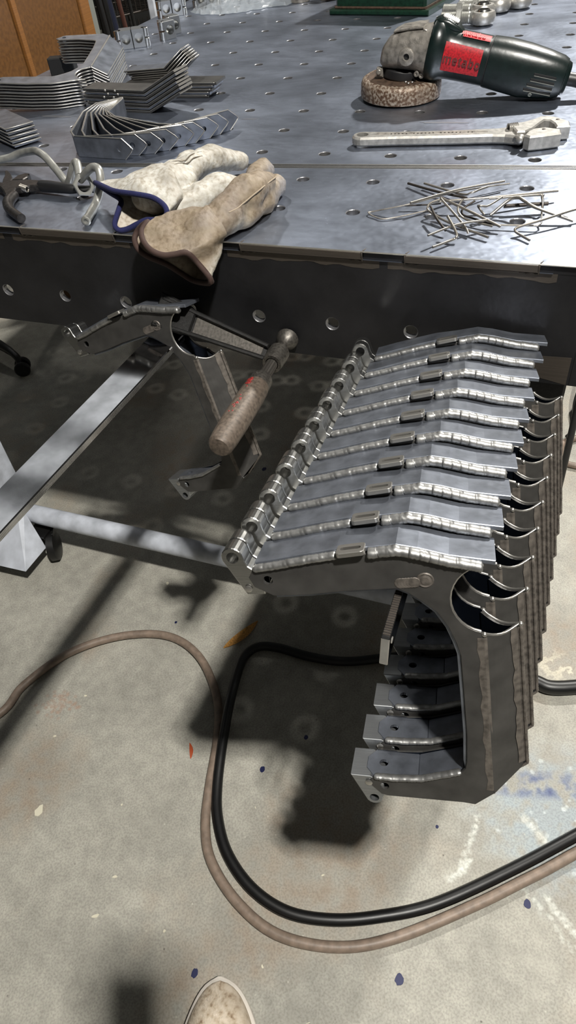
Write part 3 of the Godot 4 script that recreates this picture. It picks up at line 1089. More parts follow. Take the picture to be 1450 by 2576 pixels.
	bead(m, [Vector3(0.104, -0.2303, -0.0008), Vector3(0.122, -0.2303, -0.0008), Vector3(0.146, -0.2278, -0.0008), Vector3(0.181, -0.2145, -0.0008)], 0.0038, 8)
	obj("lower_weld", m, M.weld, o, "grey rippled weld along the lower arm")
	m = mb()
	ribbon(m, mm([211, -238, 194, -253.5, 183, -252.5, 115, -253.8, 109, -252]), 0.003, -BW + 0.0025, -0.0025)
	obj("bottom_plate", m, M.side, o)
	# plug weld
	m = mb()
	m.lathe([Vector2(0.0068, 0.0), Vector2(0.006, 0.0009), Vector2(0.0048, 0.0005), Vector2(0.003, 0.0011), Vector2(0.0, 0.0007)], 18, Transform3D(Basis.from_euler(Vector3(PI / 2, 0, 0)), Vector3(0.1535, -0.0152, 0)), 0.2)
	for k in 6:
		m.lathe([Vector2(0.0048, 0.0), Vector2(0.0042, 0.0004), Vector2(0.0, 0.0003)], 12, Transform3D(Basis.from_euler(Vector3(PI / 2, 0, 0)), Vector3(0.1455 - k * 0.0022, -0.0172 - k * 0.0003, 0.0001 * (6 - k))), 0.2)
	obj("plug_weld", m, M.seam, o, "round plug weld with a ground smear")
	# upper hinge block: two halves with a saw cut between them
	var prof := PackedVector2Array()
	for k in 13:
		prof.append(Vector2.from_angle(lerpf(PI + 0.35, 0.1, k / 12.0)) * 0.0092)
	prof.append_array(mm([10.2, -3.5, 12.2, -7.5, 15.5, -10, 20, -10.5, 24, -9.5, 24, -34, 8.5, -35]))
	m = mb()
	m.prism(prof, -BW * 0.5 + 0.001, -0.0008, Transform3D(), 0.0007, [[Vector2(0.0004, 0.0), 0.0052, 20]])
	m.prism(prof, -BW + 0.0008, -BW * 0.5 - 0.001, Transform3D(), 0.0007, [[Vector2(0.0004, 0.0), 0.0052, 20]])
	obj("hinge_block", m, M.bright, o, "polished split hinge barrel")
	m = mb()
	m.prism(mm([13, -11.5, 24, -12, 24, -33, 9.5, -34, 3, -18, 7, -12]), -BW + 0.002, -0.002)
	obj("hinge_core", m, M.dark, o)
	# lower block and its lug
	var lug := mm([81.8, -231.2, 100, -231.2, 112, -240, 112, -254, 110.5, -258])
	for k in 9:
		lug.append(Vector2(0.1025, -0.2585) + Vector2.from_angle(lerpf(0.1, -PI + 0.25, k / 8.0)) * 0.0078)
	m = mb()
	m.prism(lug, -BW + 0.0008, -0.001, Transform3D(), 0.0006, [[Vector2(0.1025, -0.2585), 0.0045, 18]])
	obj("lower_block", m, M.milled, o, "machined block with a bored lug")
	for p in [Vector3(0.0985, -0.2385, -0.0006), Vector3(0.0105, -0.0285, -0.0004)]:
		m = mb()
		m.lathe([Vector2(0.003, 0), Vector2(0.0034, 0.0008), Vector2(0.0022, 0.0014), Vector2(0, 0.001)], 12, Transform3D(Basis.from_euler(Vector3(PI / 2, 0, 0)), p), 1.0)
		obj("tack_weld", m, M.cut, o)
	return o

func brackets() -> void:
	var words := ["frontmost bracket of the row, nearest the floor hoses and free end of the rail", "second bracket of the hanging row, just behind the frontmost one", "third bracket of the hanging row counted from the free end", "fourth bracket of the hanging row counted from the free end", "fifth bracket of the hanging row counted from the free end", "sixth bracket of the hanging row counted from the free end", "seventh bracket of the hanging row counted from the free end", "fourth welded bracket out from the bench skirt", "third welded bracket out from the bench skirt", "second welded bracket out from the bench skirt, its mouth open", ]
	words[9] = "rearmost bracket of the row, its top plate against the bench skirt"
	words[8] = "second bracket out from the bench skirt in the hanging row"
	words[7] = "third bracket out from the bench skirt in the hanging row"
	words[6] = "fourth bracket out from the bench skirt in the hanging row"
	var proto: Node3D
	for k in 10:
		var o: Node3D
		if k == 0:
			proto = make_bracket(words[0], "brackets hung in a row on the right clamp rail")
			o = proto
		else:
			o = dup(proto, words[k])
		var b := Basis(Vector3(0, 0, 1), 0.0847 - 0.002 * k) * Basis(Vector3(0, 1, 0), 0.1644) * Basis(Vector3(1, 0, 0), -0.3026)
		o.transform = Transform3D(b, Vector3(0.1461 + 0.0012 * k, -0.0606 - 0.0026 * k + UPY, 0.14 + 0.0388 * (10 - k)))
	var l := dup(proto, "single dark welded bracket hung on the left clamp rail beside the clamp handle")
	l.remove_meta("group")
	var bl := Basis(Vector3(0, 0, 1), 0.2989) * Basis(Vector3(0, 1, 0), 0.0018) * Basis(Vector3(1, 0, 0), -0.2648)
	l.transform = Transform3D(bl, Vector3(-0.2679, -0.1194 + UPY, 0.1623))

# ---------------------------------------------------------------- clamps
func clamp_rail(m: MB, a: Vector3, b: Vector3, w: float, h: float, up: Vector3) -> void:
	var d := b - a
	m.box(Vector3(d.length(), h, w), frame((a + b) / 2, d, up), 0.0012)

func clamps() -> void:
	var o := thing("bar_clamp", "long steel bar clamp with a worn wooden handle, its rail pointing out at left", "clamp", Vector3(-0.11, -0.117, 0.30))
	var m := mb()
	var a := Vector3(-0.1135, -0.1165, 0.1065)
	var b := Vector3(-0.152, -0.1165, 0.80)
	clamp_rail(m, a, b, 0.0445, 0.0095, Vector3.UP)
	obj("rail", m, M.rail, o, "shiny flat rail")
	m = mb()
	var d := (b - a)
	for k in 420:
		var p := a + d * ((k + 0.5) / 420.0) + Vector3(0.0221, 0, 0.0012)
		m.box(Vector3(0.0008, 0.0070, 0.0007), Transform3D(Basis(), p))
	obj("rail_serration", m, M.rail, o, "", "stuff")
	# sliding arm: a cast I-section
	var s0 := Vector3(-0.088, -0.086, 0.148)
	var s1 := Vector3(0.028, -0.1195, 0.150)
	var ax := frame(s0, s1 - s0, Vector3(0.2, 0.74, -0.64))
	var L := s0.distance_to(s1)
	m = mb()
	m.prism(P2([-0.03, -0.017, L, -0.010, L, 0.009, -0.03, 0.018]), -0.005, 0.005, ax, 0.001)
	for s in [[0.0145, 0.0075], [-0.0145, -0.0085]]:
		var q0 := ax * Vector3(-0.03, s[0] * 1.12, 0)
		var q1 := ax * Vector3(L, s[1], 0)
		m.box(Vector3(q0.distance_to(q1), 0.0055, 0.0205), frame((q0 + q1) / 2, q1 - q0, ax.basis.y), 0.0014)
	m.prism(P2([-0.034, -0.022, 0.004, -0.019, 0.018, -0.014, 0.018, 0.014, 0.004, 0.02, -0.034, 0.023]), -0.012, 0.0095, ax, 0.002)
	obj("arm", m, M.cast, o, "black cast I-section arm")
	m = mb()
	m.prism(P2([0.02, -0.0115, L - 0.006, -0.0062, L - 0.006, 0.0058, 0.02, 0.0112]), 0.0044, 0.0056, ax, 0.0006)
	obj("arm_web", m, M.castlit, o, "worn bright web of the arm")
	m = mb()
	var sp := Vector3(0.0395, -0.1235, 0.0)
	m.lathe([Vector2(0.0, 0.138), Vector2(0.0125, 0.138), Vector2(0.0135, 0.1395), Vector2(0.0138, 0.150), Vector2(0.0128, 0.156), Vector2(0.0135, 0.1605), Vector2(0.0125, 0.168), Vector2(0.0085, 0.168)], 22, along(sp, Vector3(0, 0, 1)), 0.4)
	obj("boss", m, M.castlit, o)
	m = mb()
	var th := []
	for k in 24:
		var z := 0.168 + k * 0.0014
		th.append(Vector2(0.0076, z)); th.append(Vector2(0.0062, z + 0.0007))
	m.lathe(th, 18, along(sp, Vector3(0, 0, 1)), 0.2)
	m.lathe([Vector2(0.004, 0.120), Vector2(0.0055, 0.127), Vector2(0.0065, 0.138)], 14, along(sp, Vector3(0, 0, 1)), 1.0)
	obj("spindle", m, M.castlit, o, "threaded spindle")
	m = mb()
	m.lathe([Vector2(0.0, 0.1055), Vector2(0.0135, 0.1055), Vector2(0.0148, 0.1075), Vector2(0.0142, 0.112), Vector2(0.0105, 0.118), Vector2(0.006, 0.1225), Vector2(0.0, 0.124)], 24, along(sp, Vector3(0, 0, 1)), 0.6)
	obj("swivel_pad", m, M.castlit, o, "round swivel pad")
	m = mb()
	m.lathe([Vector2(0.0, 0.1985), Vector2(0.0118, 0.199), Vector2(0.0135, 0.202), Vector2(0.0142, 0.2115), Vector2(0.0140, 0.2165)], 24, along(sp, Vector3(0, 0, 1)), 0.5)
	m.lathe([Vector2(0.0, -0.0006), Vector2(0.0018, -0.0004), Vector2(0.0015, 0.0006), Vector2(0.0, 0.0008)], 10, along(sp + Vector3(-0.003, 0.0140, 0.2075), Vector3(-0.1, 1, 0)))
	obj("ferrule", m, M.castlit, o, "grey steel ferrule with a pin")
	m = mb()
	m.lathe([Vector2(0.0143, 0.2165), Vector2(0.0152, 0.223), Vector2(0.0162, 0.240), Vector2(0.0163, 0.29), Vector2(0.0155, 0.318), Vector2(0.0142, 0.331), Vector2(0.0118, 0.3345), Vector2(0.009, 0.3352), Vector2(0.0, 0.3345)], 28, along(sp, Vector3(0, 0, 1)), 0.5)
	var hd := obj("handle", m, M.handle, o, "worn round wooden handle with a few flakes of red paint")
	m = mb()
	var rr := RandomNumberGenerator.new()
	rr.seed = 12
	for k in 34:
		var big := k < 16
		var z := 0.2275 + rr.randf_range(-0.006, 0.006) if big else (0.2275 if k < 20 else 0.275) + rr.randf_range(-0.018, 0.014)
		var an := (1.95 if big else 1.75) + rr.randf_range(-0.2, 0.2)
		var rad := 0.0153 if z < 0.232 else 0.0163
		var c := sp + Vector3(cos(an) * rad, sin(an) * rad, z)
		m.lathe([Vector2(0.0024 if big else 0.0012, -0.0002), Vector2(0.0018 if big else 0.0008, 0.0004), Vector2(0.0, 0.0005)], 7, along(c, Vector3(cos(an), sin(an), 0)), 2.0)
	obj("paint_flake", m, M.redpaint, hd, "red paint flakes")
	# the right clamp: a rail on edge that carries the row
	o = thing("bar_clamp", "bar clamp rail on edge with a serrated top, carrying the row of brackets", "clamp", Vector3(0.276, -0.097, 0.33))
	m = mb()
	a = Vector3(0.2725, -0.1325, 0.1065)
	b = Vector3(0.2795, -0.0975, 0.556)
	var ry := Vector3(0.02, 1, -0.075)
	var xf := frame((a + b) / 2, b - a, ry)
	var len := a.distance_to(b)
	m.prism(P2([-len / 2, -0.0165, len / 2 - 0.001, -0.0165, len / 2, -0.0155, len / 2, 0.0155, len / 2 - 0.001, 0.0165, -len / 2, 0.0165]), -0.0034, 0.0034, xf, 0.0006, [[Vector2(len / 2 - 0.0115, 0.002), 0.0026, 14]])
	obj("rail", m, M.rail, o, "steel rail standing on edge")
	m = mb()
	for k in 60:
		m.box(Vector3(0.0012, 0.0012, 0.0058), xf * Transform3D(Basis(), Vector3(len / 2 - 0.004 - k * 0.0024, 0.0166, 0)), 0.0002)
	obj("rail_serration", m, M.bare, o, "brown serrated top edge", "stuff")
	m = mb()
	m.lathe([Vector2(0.0, -0.0039), Vector2(0.0026, -0.0039), Vector2(0.003, -0.0033), Vector2(0.003, 0.0033), Vector2(0.0026, 0.0039), Vector2(0.0, 0.0039)], 14, xf * Transform3D(Basis.from_euler(Vector3(PI / 2, 0, 0)), Vector3(len / 2 - 0.0115, 0.002, 0)))
	obj("stop_pin", m, M.chrome, o, "small round stop pin")

# ---------------------------------------------------------------- power tool and wrench
static func super_ring(c: Vector3, hh: float, hw: float, tilt: float, n: int, ex: float) -> PackedVector3Array:
	var o := PackedVector3Array()
	var up := Vector3(sin(tilt), cos(tilt), 0)
	for k in n:
		var a := TAU * k / n
		var ca := cos(a)
		var sa := sin(a)
		o.append(c + Vector3(0, 0, 1) * hw * signf(ca) * pow(absf(ca), ex) + up * hh * signf(sa) * pow(absf(sa), ex))
	return o

func loft(m: MB, secs: Array, tilt: float, z: float, n := 28, ex := 0.8, capa := true, capb := true) -> Array:
	var rows := []
	for s in secs:
		rows.append(super_ring(Vector3(s[0], s[1], z), s[2], s[3], tilt, n, ex))
	m.g(21)
	m.skin(rows, true, true)
	m.g(-1)
	if capa: m.fan(rows[0], false)
	if capb: m.fan(rows[rows.size() - 1], true)
	return rows

# a patch lying on a lofted body, between two sections and two angles
func patch(m: MB, s0: Array, s1: Array, tilt: float, z: float, a0: float, a1: float, out: float, ex := 0.8) -> void:
	var rows := []
	for i in 9:
		var u := i / 8.0
		var row := PackedVector3Array()
		for k in 9:
			var a := lerpf(a0, a1, k / 8.0)
			var ca := cos(a)
			var sa := sin(a)
			var hh: float = lerpf(s0[2], s1[2], u) + out
			var hw: float = lerpf(s0[3], s1[3], u) + out
			row.append(Vector3(lerpf(s0[0], s1[0], u), lerpf(s0[1], s1[1], u), z) + Vector3(0, 0, 1) * hw * signf(ca) * pow(absf(ca), ex) + Vector3(sin(tilt), cos(tilt), 0) * hh * signf(sa) * pow(absf(sa), ex))
		rows.append(row)
	m.g(3)
	m.skin(rows, false, true)
	m.g(-1)

func lettering(words: String, size: float, material: Material, parent: Node, xf: Transform3D, bold := false) -> void:
	var t := TextMesh.new()
	t.text = words
	var f := SystemFont.new()
	f.font_names = PackedStringArray(["Droid Sans"])
	f.font_weight = 700 if bold else 400
	t.font = f
	t.font_size = 32
	t.pixel_size = size / 32.0
	t.depth = 0.0006
	t.curve_step = 2.0
	var o := MeshInstance3D.new()
	o.name = "lettering"
	o.mesh = t
	o.material_override = material
	parent.add_child(o, true)
	o.transform = Transform3D(xf.basis, xf.origin + SH)

func grinder() -> void:
	var o := thing("angle_grinder", "dark green angle grinder lying on its rusty disc guard", "grinder", Vector3(0.15, 0, -0.478))
	var z := -0.478
	var tl := 0.19
	var m := mb()
	# guard, tilted a little
	var gx := Transform3D(Basis.from_euler(Vector3(0.02, 0, -0.03)), Vector3(0.0495, 0.0, -0.482))
	m.lathe([Vector2(0.0655, 0.005), Vector2(0.0675, 0.0045), Vector2(0.0682, 0.008), Vector2(0.0678, 0.0235), Vector2(0.066, 0.0285), Vector2(0.062, 0.0312), Vector2(0.0575, 0.0318)], 48, gx, 0.9)
	obj("guard_rim", m, M.rusty, o, "rusty scuffed guard rim")
	m = mb()
	m.lathe([Vector2(0.0575, 0.0318), Vector2(0.045, 0.0322), Vector2(0.0, 0.0322)], 40, gx, 0.9)
	m.lathe([Vector2(0.0, 0.026), Vector2(0.0655, 0.026), Vector2(0.0655, 0.005)], 40, gx, 0.3)
	obj("guard_top", m, M.guard, o, "brown guard top")
	m = mb()
	for p in [Vector3(0.066, 0.0318, -0.445), Vector3(0.072, 0.0318, -0.438), Vector3(0.077, 0.0316, -0.444)]:
		m.lathe([Vector2(0.0024, 0.0), Vector2(0.0018, 0.0012), Vector2(0.0, 0.0015)], 8, Transform3D(Basis(), p), 2.0)
	obj("weld_dot", m, M.cut, o)
	m = mb()
	m.lathe([Vector2(0.0, 0.008), Vector2(0.0625, 0.008), Vector2(0.0625, 0.011), Vector2(0.0, 0.011)], 40, gx, 0.3)
	obj("grinding_disc", m, M.dark, o)
	# clamped collar
	m = mb()
	var cx := Transform3D(Basis.from_euler(Vector3(0, 0, -0.12)), Vector3(0.052, 0.031, -0.479))
	m.lathe([Vector2(0.0, 0.0), Vector2(0.031, 0.0), Vector2(0.0325, 0.002), Vector2(0.0325, 0.013), Vector2(0.031, 0.0145), Vector2(0.0, 0.0145)], 36, cx, 0.4)
	obj("guard_clamp", m, M.lead, o, "black guard clamp band")
	m = mb()
	m.box(Vector3(0.011, 0.014, 0.012), Transform3D(Basis(), Vector3(0.0185, 0.0425, -0.462)), 0.002)
	m.lathe([Vector2(0.0, 0.0), Vector2(0.0042, 0.0), Vector2(0.0042, 0.004), Vector2(0.0032, 0.0048), Vector2(0.0, 0.0048)], 14, along(Vector3(0.0175, 0.044, -0.457), Vector3(0, 0, 1)), 0.4)
	m.lathe([Vector2(0.0275, 0.0), Vector2(0.0285, 0.004), Vector2(0.0, 0.006)], 30, cx.translated(Vector3(0, -0.004, 0)), 0.6)
	obj("clamp_screw", m, M.alloy, o)
	# gear head
	m = mb()
	loft(m, [[0.0185, 0.0655, 0.004, 0.012], [0.0205, 0.066, 0.014, 0.022], [0.027, 0.0685, 0.0215, 0.0285], [0.04, 0.0715, 0.0265, 0.0325], [0.06, 0.0735, 0.0295, 0.0345], [0.08, 0.0735, 0.031, 0.036], [0.092, 0.072, 0.034, 0.0375], [0.1, 0.0715, 0.0385, 0.039]], tl, z, 32, 0.72)
	obj("gear_head", m, M.alloy, o, "scuffed grey alloy gear head")
	m = mb()
	loft(m, [[0.040, 0.0975, 0.002, 0.016], [0.05, 0.1005, 0.0032, 0.021], [0.075, 0.1035, 0.0032, 0.023], [0.09, 0.104, 0.003, 0.024]], tl, z, 24, 0.6)
	obj("head_ridge", m, M.alloy, o)
	m = mb()
	var bx := along(Vector3(0.0665, 0.0675, z + 0.0335), Vector3(0, 0.05, 1))
	m.lathe([Vector2(0.0135, 0.0), Vector2(0.0125, 0.004), Vector2(0.0085, 0.0055), Vector2(0.0052, 0.0055), Vector2(0.0046, 0.0045), Vector2(0.0044, 0.001)], 26, bx, 0.4)
	obj("handle_boss", m, M.alloy, o, "round threaded boss for the side handle")
	m = mb()
	m.lathe([Vector2(0.0, 0.0018), Vector2(0.0045, 0.0018)], 16, bx)
	obj("boss_bore", m, M.dark, o)
	for p in [[0.0925, 0.098, 0.024], [0.083, 0.0425, 0.031], [0.0905, 0.0395, 0.028]]:
		m = mb()
		m.lathe([Vector2(0.0045, 0), Vector2(0.004, 0.002), Vector2(0.002, 0.002), Vector2(0.0015, 0.0008), Vector2(0, 0.0008)], 14, along(Vector3(p[0], p[1], z + p[2]), Vector3(-0.4, 0.1, 1)), 0.4)
		obj("head_screw", m, M.alloy, o)
	# body
	m = mb()
	var secs := [[0.0985, 0.0712, 0.0405, 0.0385], [0.101, 0.0708, 0.0438, 0.0418], [0.112, 0.0688, 0.0440, 0.0420], [0.118, 0.0672, 0.0415, 0.0400], [0.124, 0.0655, 0.0368, 0.0362], [0.132, 0.0638, 0.0352, 0.0345], [0.150, 0.0600, 0.0342, 0.0338], [0.1925, 0.0520, 0.0338, 0.0334]]
	loft(m, secs, tl, z)
	obj("motor_housing", m, M.tool, o, "dark green plastic motor housing")
	m = mb()
	loft(m, [[0.1918, 0.0521, 0.0346, 0.0342], [0.1936, 0.0517, 0.0348, 0.0344]], tl, z)
	obj("seam_ring", m, M.lead, o)
	m = mb()
	var tail := [[0.194, 0.0516, 0.0352, 0.0346], [0.22, 0.0466, 0.0366, 0.035], [0.25, 0.0392, 0.0370, 0.0335], [0.28, 0.0338, 0.0335, 0.0305], [0.304, 0.0298, 0.0292, 0.0265], [0.312, 0.0284, 0.0255, 0.0235]]
	loft(m, tail, tl, z)
	obj("tail_cover", m, M.tool, o, "dark green tapered tail cover")
	m = mb()
	loft(m, [[0.3125, 0.0284, 0.0235, 0.0215], [0.3175, 0.0272, 0.0215, 0.0195], [0.319, 0.0268, 0.017, 0.016]], tl, z)
	obj("tail_cap", m, M.tool, o)
	# switch hump and slider
	m = mb()
	loft(m, [[0.104, 0.108, 0.006, 0.013], [0.112, 0.1085, 0.0085, 0.0155], [0.126, 0.104, 0.0092, 0.0155], [0.142, 0.0975, 0.0065, 0.013], [0.150, 0.0935, 0.002, 0.009]], 0.36, z + 0.002, 24, 0.6)
	obj("switch_hump", m, M.tool, o)
	m = mb()
	var sx := Transform3D(Basis.from_euler(Vector3(0.12, 0, -0.40)), Vector3(0.1295, 0.1115, z + 0.004))
	m.box(Vector3(0.027, 0.003, 0.0135), sx, 0.0012)
	obj("switch_slider", m, M.lead, o)
	m = mb()
	for k in 7:
		m.box(Vector3(0.0014, 0.003, 0.0105), sx * Transform3D(Basis(), Vector3(-0.008 + k * 0.0029, 0.0018, 0)), 0.0005)
	m.box(Vector3(0.024, 0.0014, 0.0112), sx * Transform3D(Basis(), Vector3(0.0008, 0.0012, 0)), 0.0005)
	obj("slider_rib", m, M.chrome, o, "worn pale ridges of the switch")
	# labels
	m = mb()
	patch(m, [0.1245, 0.0655, 0.0368, 0.0362], [0.1835, 0.0537, 0.0339, 0.0335], tl, z, -0.38, 0.56, 0.0007)
	var lb := obj("label_plate", m, M.label, o, "red label with worn lettering on the side")
	lettering("metabo", 0.0165, M.ink, lb, frame(Vector3(0.1545, 0.0600, z + 0.0362), Vector3(1, -0.2, -0.03), Vector3(0.1, 0.97, -0.12)), true)
	m = mb()
	patch(m, [0.146, 0.0609, 0.0344, 0.0340], [0.189, 0.0527, 0.0339, 0.0335], tl, z, 1.02, 1.52, 0.0007)
	lb = obj("label_plate", m, M.label, o, "red label along the top")
	lettering("metabo", 0.0105, M.inkpale, lb, frame(Vector3(0.1685, 0.0918, z + 0.0140), Vector3(1, -0.2, 0.0), Vector3(0.1, 0.45, -0.9)), true)
	# vents: slots with a pale lower lip
	m = mb()
	var lipm := mb()
	for k in 4:
		var ya := 0.0415 - k * 0.0078
		var x0 := 0.268 - k * 0.0045
		var x1 := 0.302 - k * 0.002
		var p0 := Vector3(x0, ya - (x0 - 0.268) * 0.2, 0)
		var p1 := Vector3(x1, ya - (x1 - 0.268) * 0.2 - 0.001, 0)
		for e in [p0, p1]:
			pass
		var zz := 0.5 * (_tail_z(tail, p0) + _tail_z(tail, p1))
		var dz := _tail_z(tail, p1) - _tail_z(tail, p0)
		var dirv := Vector3(p1.x - p0.x, p1.y - p0.y, dz)
		var ctr := (p0 + p1) / 2 + Vector3(0, 0, z + zz)
		m.box(Vector3(dirv.length(), 0.0036, 0.002), frame(ctr, dirv, Vector3.UP), 0.0003)
		lipm.box(Vector3(dirv.length(), 0.0009, 0.0026), frame(ctr - Vector3(0, 0.0022, 0), dirv, Vector3.UP), 0.0002)
	obj("vent_slot", m, M.dark, o)
	obj("vent_lip", lipm, M.grayedge, o)
	m = mb()
	m.lathe([Vector2(0.0032, 0), Vector2(0.0026, 0.001), Vector2(0.0012, 0.0004), Vector2(0, 0.0004)], 12, along(Vector3(0.2655, 0.012, z + 0.0285), Vector3(0, -0.5, 1)), 0.4)
	obj("cover_screw", m, M.grayedge, o)
	m = mb()
	m.tube(smooth([Vector3(0.315, 0.0275, z), Vector3(0.335, 0.024, z), Vector3(0.36, 0.0165, z + 0.005), Vector3(0.40, 0.0125, z + 0.01), Vector3(0.432, -0.012, z + 0.02), Vector3(0.445, -0.25, z + 0.03), Vector3(0.46, -0.88, z + 0.03)], 6), [0.0098, 0.0098, 0.0098, 0.0098, 0.0098, 0.0098, 0.0098, 0.0094, 0.009, 0.0075], 14)
	obj("power_cord", m, M.lead, o)
	# a scrap of wood on the bench behind the gear head
	SH = Vector3(0, UPY, 0)
	m = mb()
	m.prism(P2([-0.016, -0.003, 0.013, -0.005, 0.017, 0.0035, -0.012, 0.005]), 0.0, 0.006, Transform3D(Basis.from_euler(Vector3(-PI / 2, 0.3, 0)), Vector3(-0.03, 0.0, -0.955)), 0.0008)
	loose("wood_scrap", m, M.wood, "small yellow scrap of wood just behind the grinder's gear head", "scrap")

func _tail_z(secs: Array, p: Vector3) -> float:
	for i in secs.size() - 1:
		if p.x <= secs[i + 1][0]:
			var u: float = (p.x - secs[i][0]) / (secs[i + 1][0] - secs[i][0])
			var cy: float = lerpf(secs[i][1], secs[i + 1][1], u)
			var hh: float = lerpf(secs[i][2], secs[i + 1][2], u)
			var hw: float = lerpf(secs[i][3], secs[i + 1][3], u)
			var sa := clampf((p.y - cy) / hh, -0.98, 0.98)
			var a := asin(signf(sa) * pow(absf(sa), 1.25))
			return hw * pow(cos(a), 0.8)
	return 0.02

func wrench() -> void:
	var o := thing("adjustable_wrench", "long worn chrome adjustable wrench lying in front of the grinder", "wrench", Vector3(0.18, 0, -0.27))
	var flat := Transform3D(Basis(Vector3(1, 0, 0), Vector3(0, 0, -1), Vector3(0, 1, 0)), Vector3(0, 0, 0))
	# plan polygons hold x and -z
	var m := mb()
	var hp := PackedVector2Array()
	var c := Vector2(0.0475, 0.2405)
	for k in 11:
		hp.append(c + Vector2.from_angle(lerpf(PI * 0.47, PI * 1.53, k / 10.0) - 0.08) * 0.0155)
	hp.append_array(P2([0.10, 0.2335, 0.18, 0.243, 0.235, 0.2515, 0.252, 0.2515, 0.266, 0.2475, 0.275, 0.2445, 0.283, 0.262, 0.285, 0.296, 0.27, 0.2925, 0.256, 0.2885, 0.238, 0.2805, 0.18, 0.2695, 0.10, 0.2585]))
	m.prism(hp, 0.002, 0.0145, flat, 0.0026, [[c, 0.0088, 18]])
	obj("handle", m, M.chrome, o, "long handle with a hanging hole")
	m = mb()
	m.prism(P2([0.066, 0.2405, 0.18, 0.2535, 0.228, 0.2605, 0.225, 0.2675, 0.18, 0.2625, 0.068, 0.2495]), 0.0140, 0.0147, flat, 0.0003)
	obj("handle_panel", m, M.alloy, o, "worn lettered panel along the handle")
	m = mb()
	for k in 22:   # the stamped letters are worn beyond reading
		var u := k / 21.0
		if k % 7 == 5: continue
		var p := Vector2(0.09, 0.2455).lerp(Vector2(0.205, 0.2605), u)
		m.box(Vector3(0.0022, 0.0004, 0.0032), Transform3D(Basis.from_euler(Vector3(0, 0.12 + 0.3 * sin(k * 3.0), 0)), Vector3(p.x, 0.01475, -p.y)))
	obj("stamped_mark", m, M.wiredark, o, "", "stuff")
	m = mb()
	m.prism(P2([0.255, 0.2845, 0.272, 0.2935, 0.285, 0.307, 0.292, 0.318, 0.302, 0.3225, 0.318, 0.315, 0.3345, 0.2985, 0.337, 0.2795, 0.319, 0.274, 0.3145, 0.2905, 0.3075, 0.3025, 0.300, 0.304, 0.2945, 0.289, 0.288, 0.268, 0.279, 0.253, 0.268, 0.251]), 0.001, 0.0195, flat, 0.0018)
	obj("fixed_jaw", m, M.chrome, o, "fixed jaw")
	m = mb()
	m.prism(P2([0.2795, 0.2345, 0.2825, 0.2515, 0.2885, 0.262, 0.304, 0.2685, 0.3255, 0.2615, 0.3275, 0.246, 0.305, 0.2345, 0.2875, 0.2275]), 0.001, 0.0205, flat, 0.0022)
	obj("movable_jaw", m, M.chrome, o, "movable jaw")
	m = mb()
	var wx := along(Vector3(0.2605, 0.0165, -0.2775), Vector3(0.9, 0.0, -0.45))
	var th := []
	for k in 6:
		th.append(Vector2(0.0062, -0.008 + k * 0.0026)); th.append(Vector2(0.0046, -0.0067 + k * 0.0026))
	m.lathe(th, 16, wx, 0.3)
	obj("adjusting_worm", m, M.chrome, o)
	m = mb()
	m.lathe([Vector2(0.0055, 0.0), Vector2(0.0062, 0.004), Vector2(0.005, 0.009), Vector2(0.003, 0.0105), Vector2(0.0, 0.0108)], 16, along(Vector3(0.2755, 0.0125, -0.2445), Vector3(-0.25, 0.1, 1)), 0.9)
	obj("jaw_knob", m, M.chrome, o)
	m = mb()
	for p in [Vector3(0.318, 0.0197, -0.305), Vector3(0.303, 0.0207, -0.2585), Vector3(0.2675, 0.0135, -0.2465)]:
		m.lathe([Vector2(0.0028, 0), Vector2(0.0022, 0.0002), Vector2(0, 0.0002)], 12, Transform3D(Basis(), p))
	obj("pin", m, M.wiredark, o)

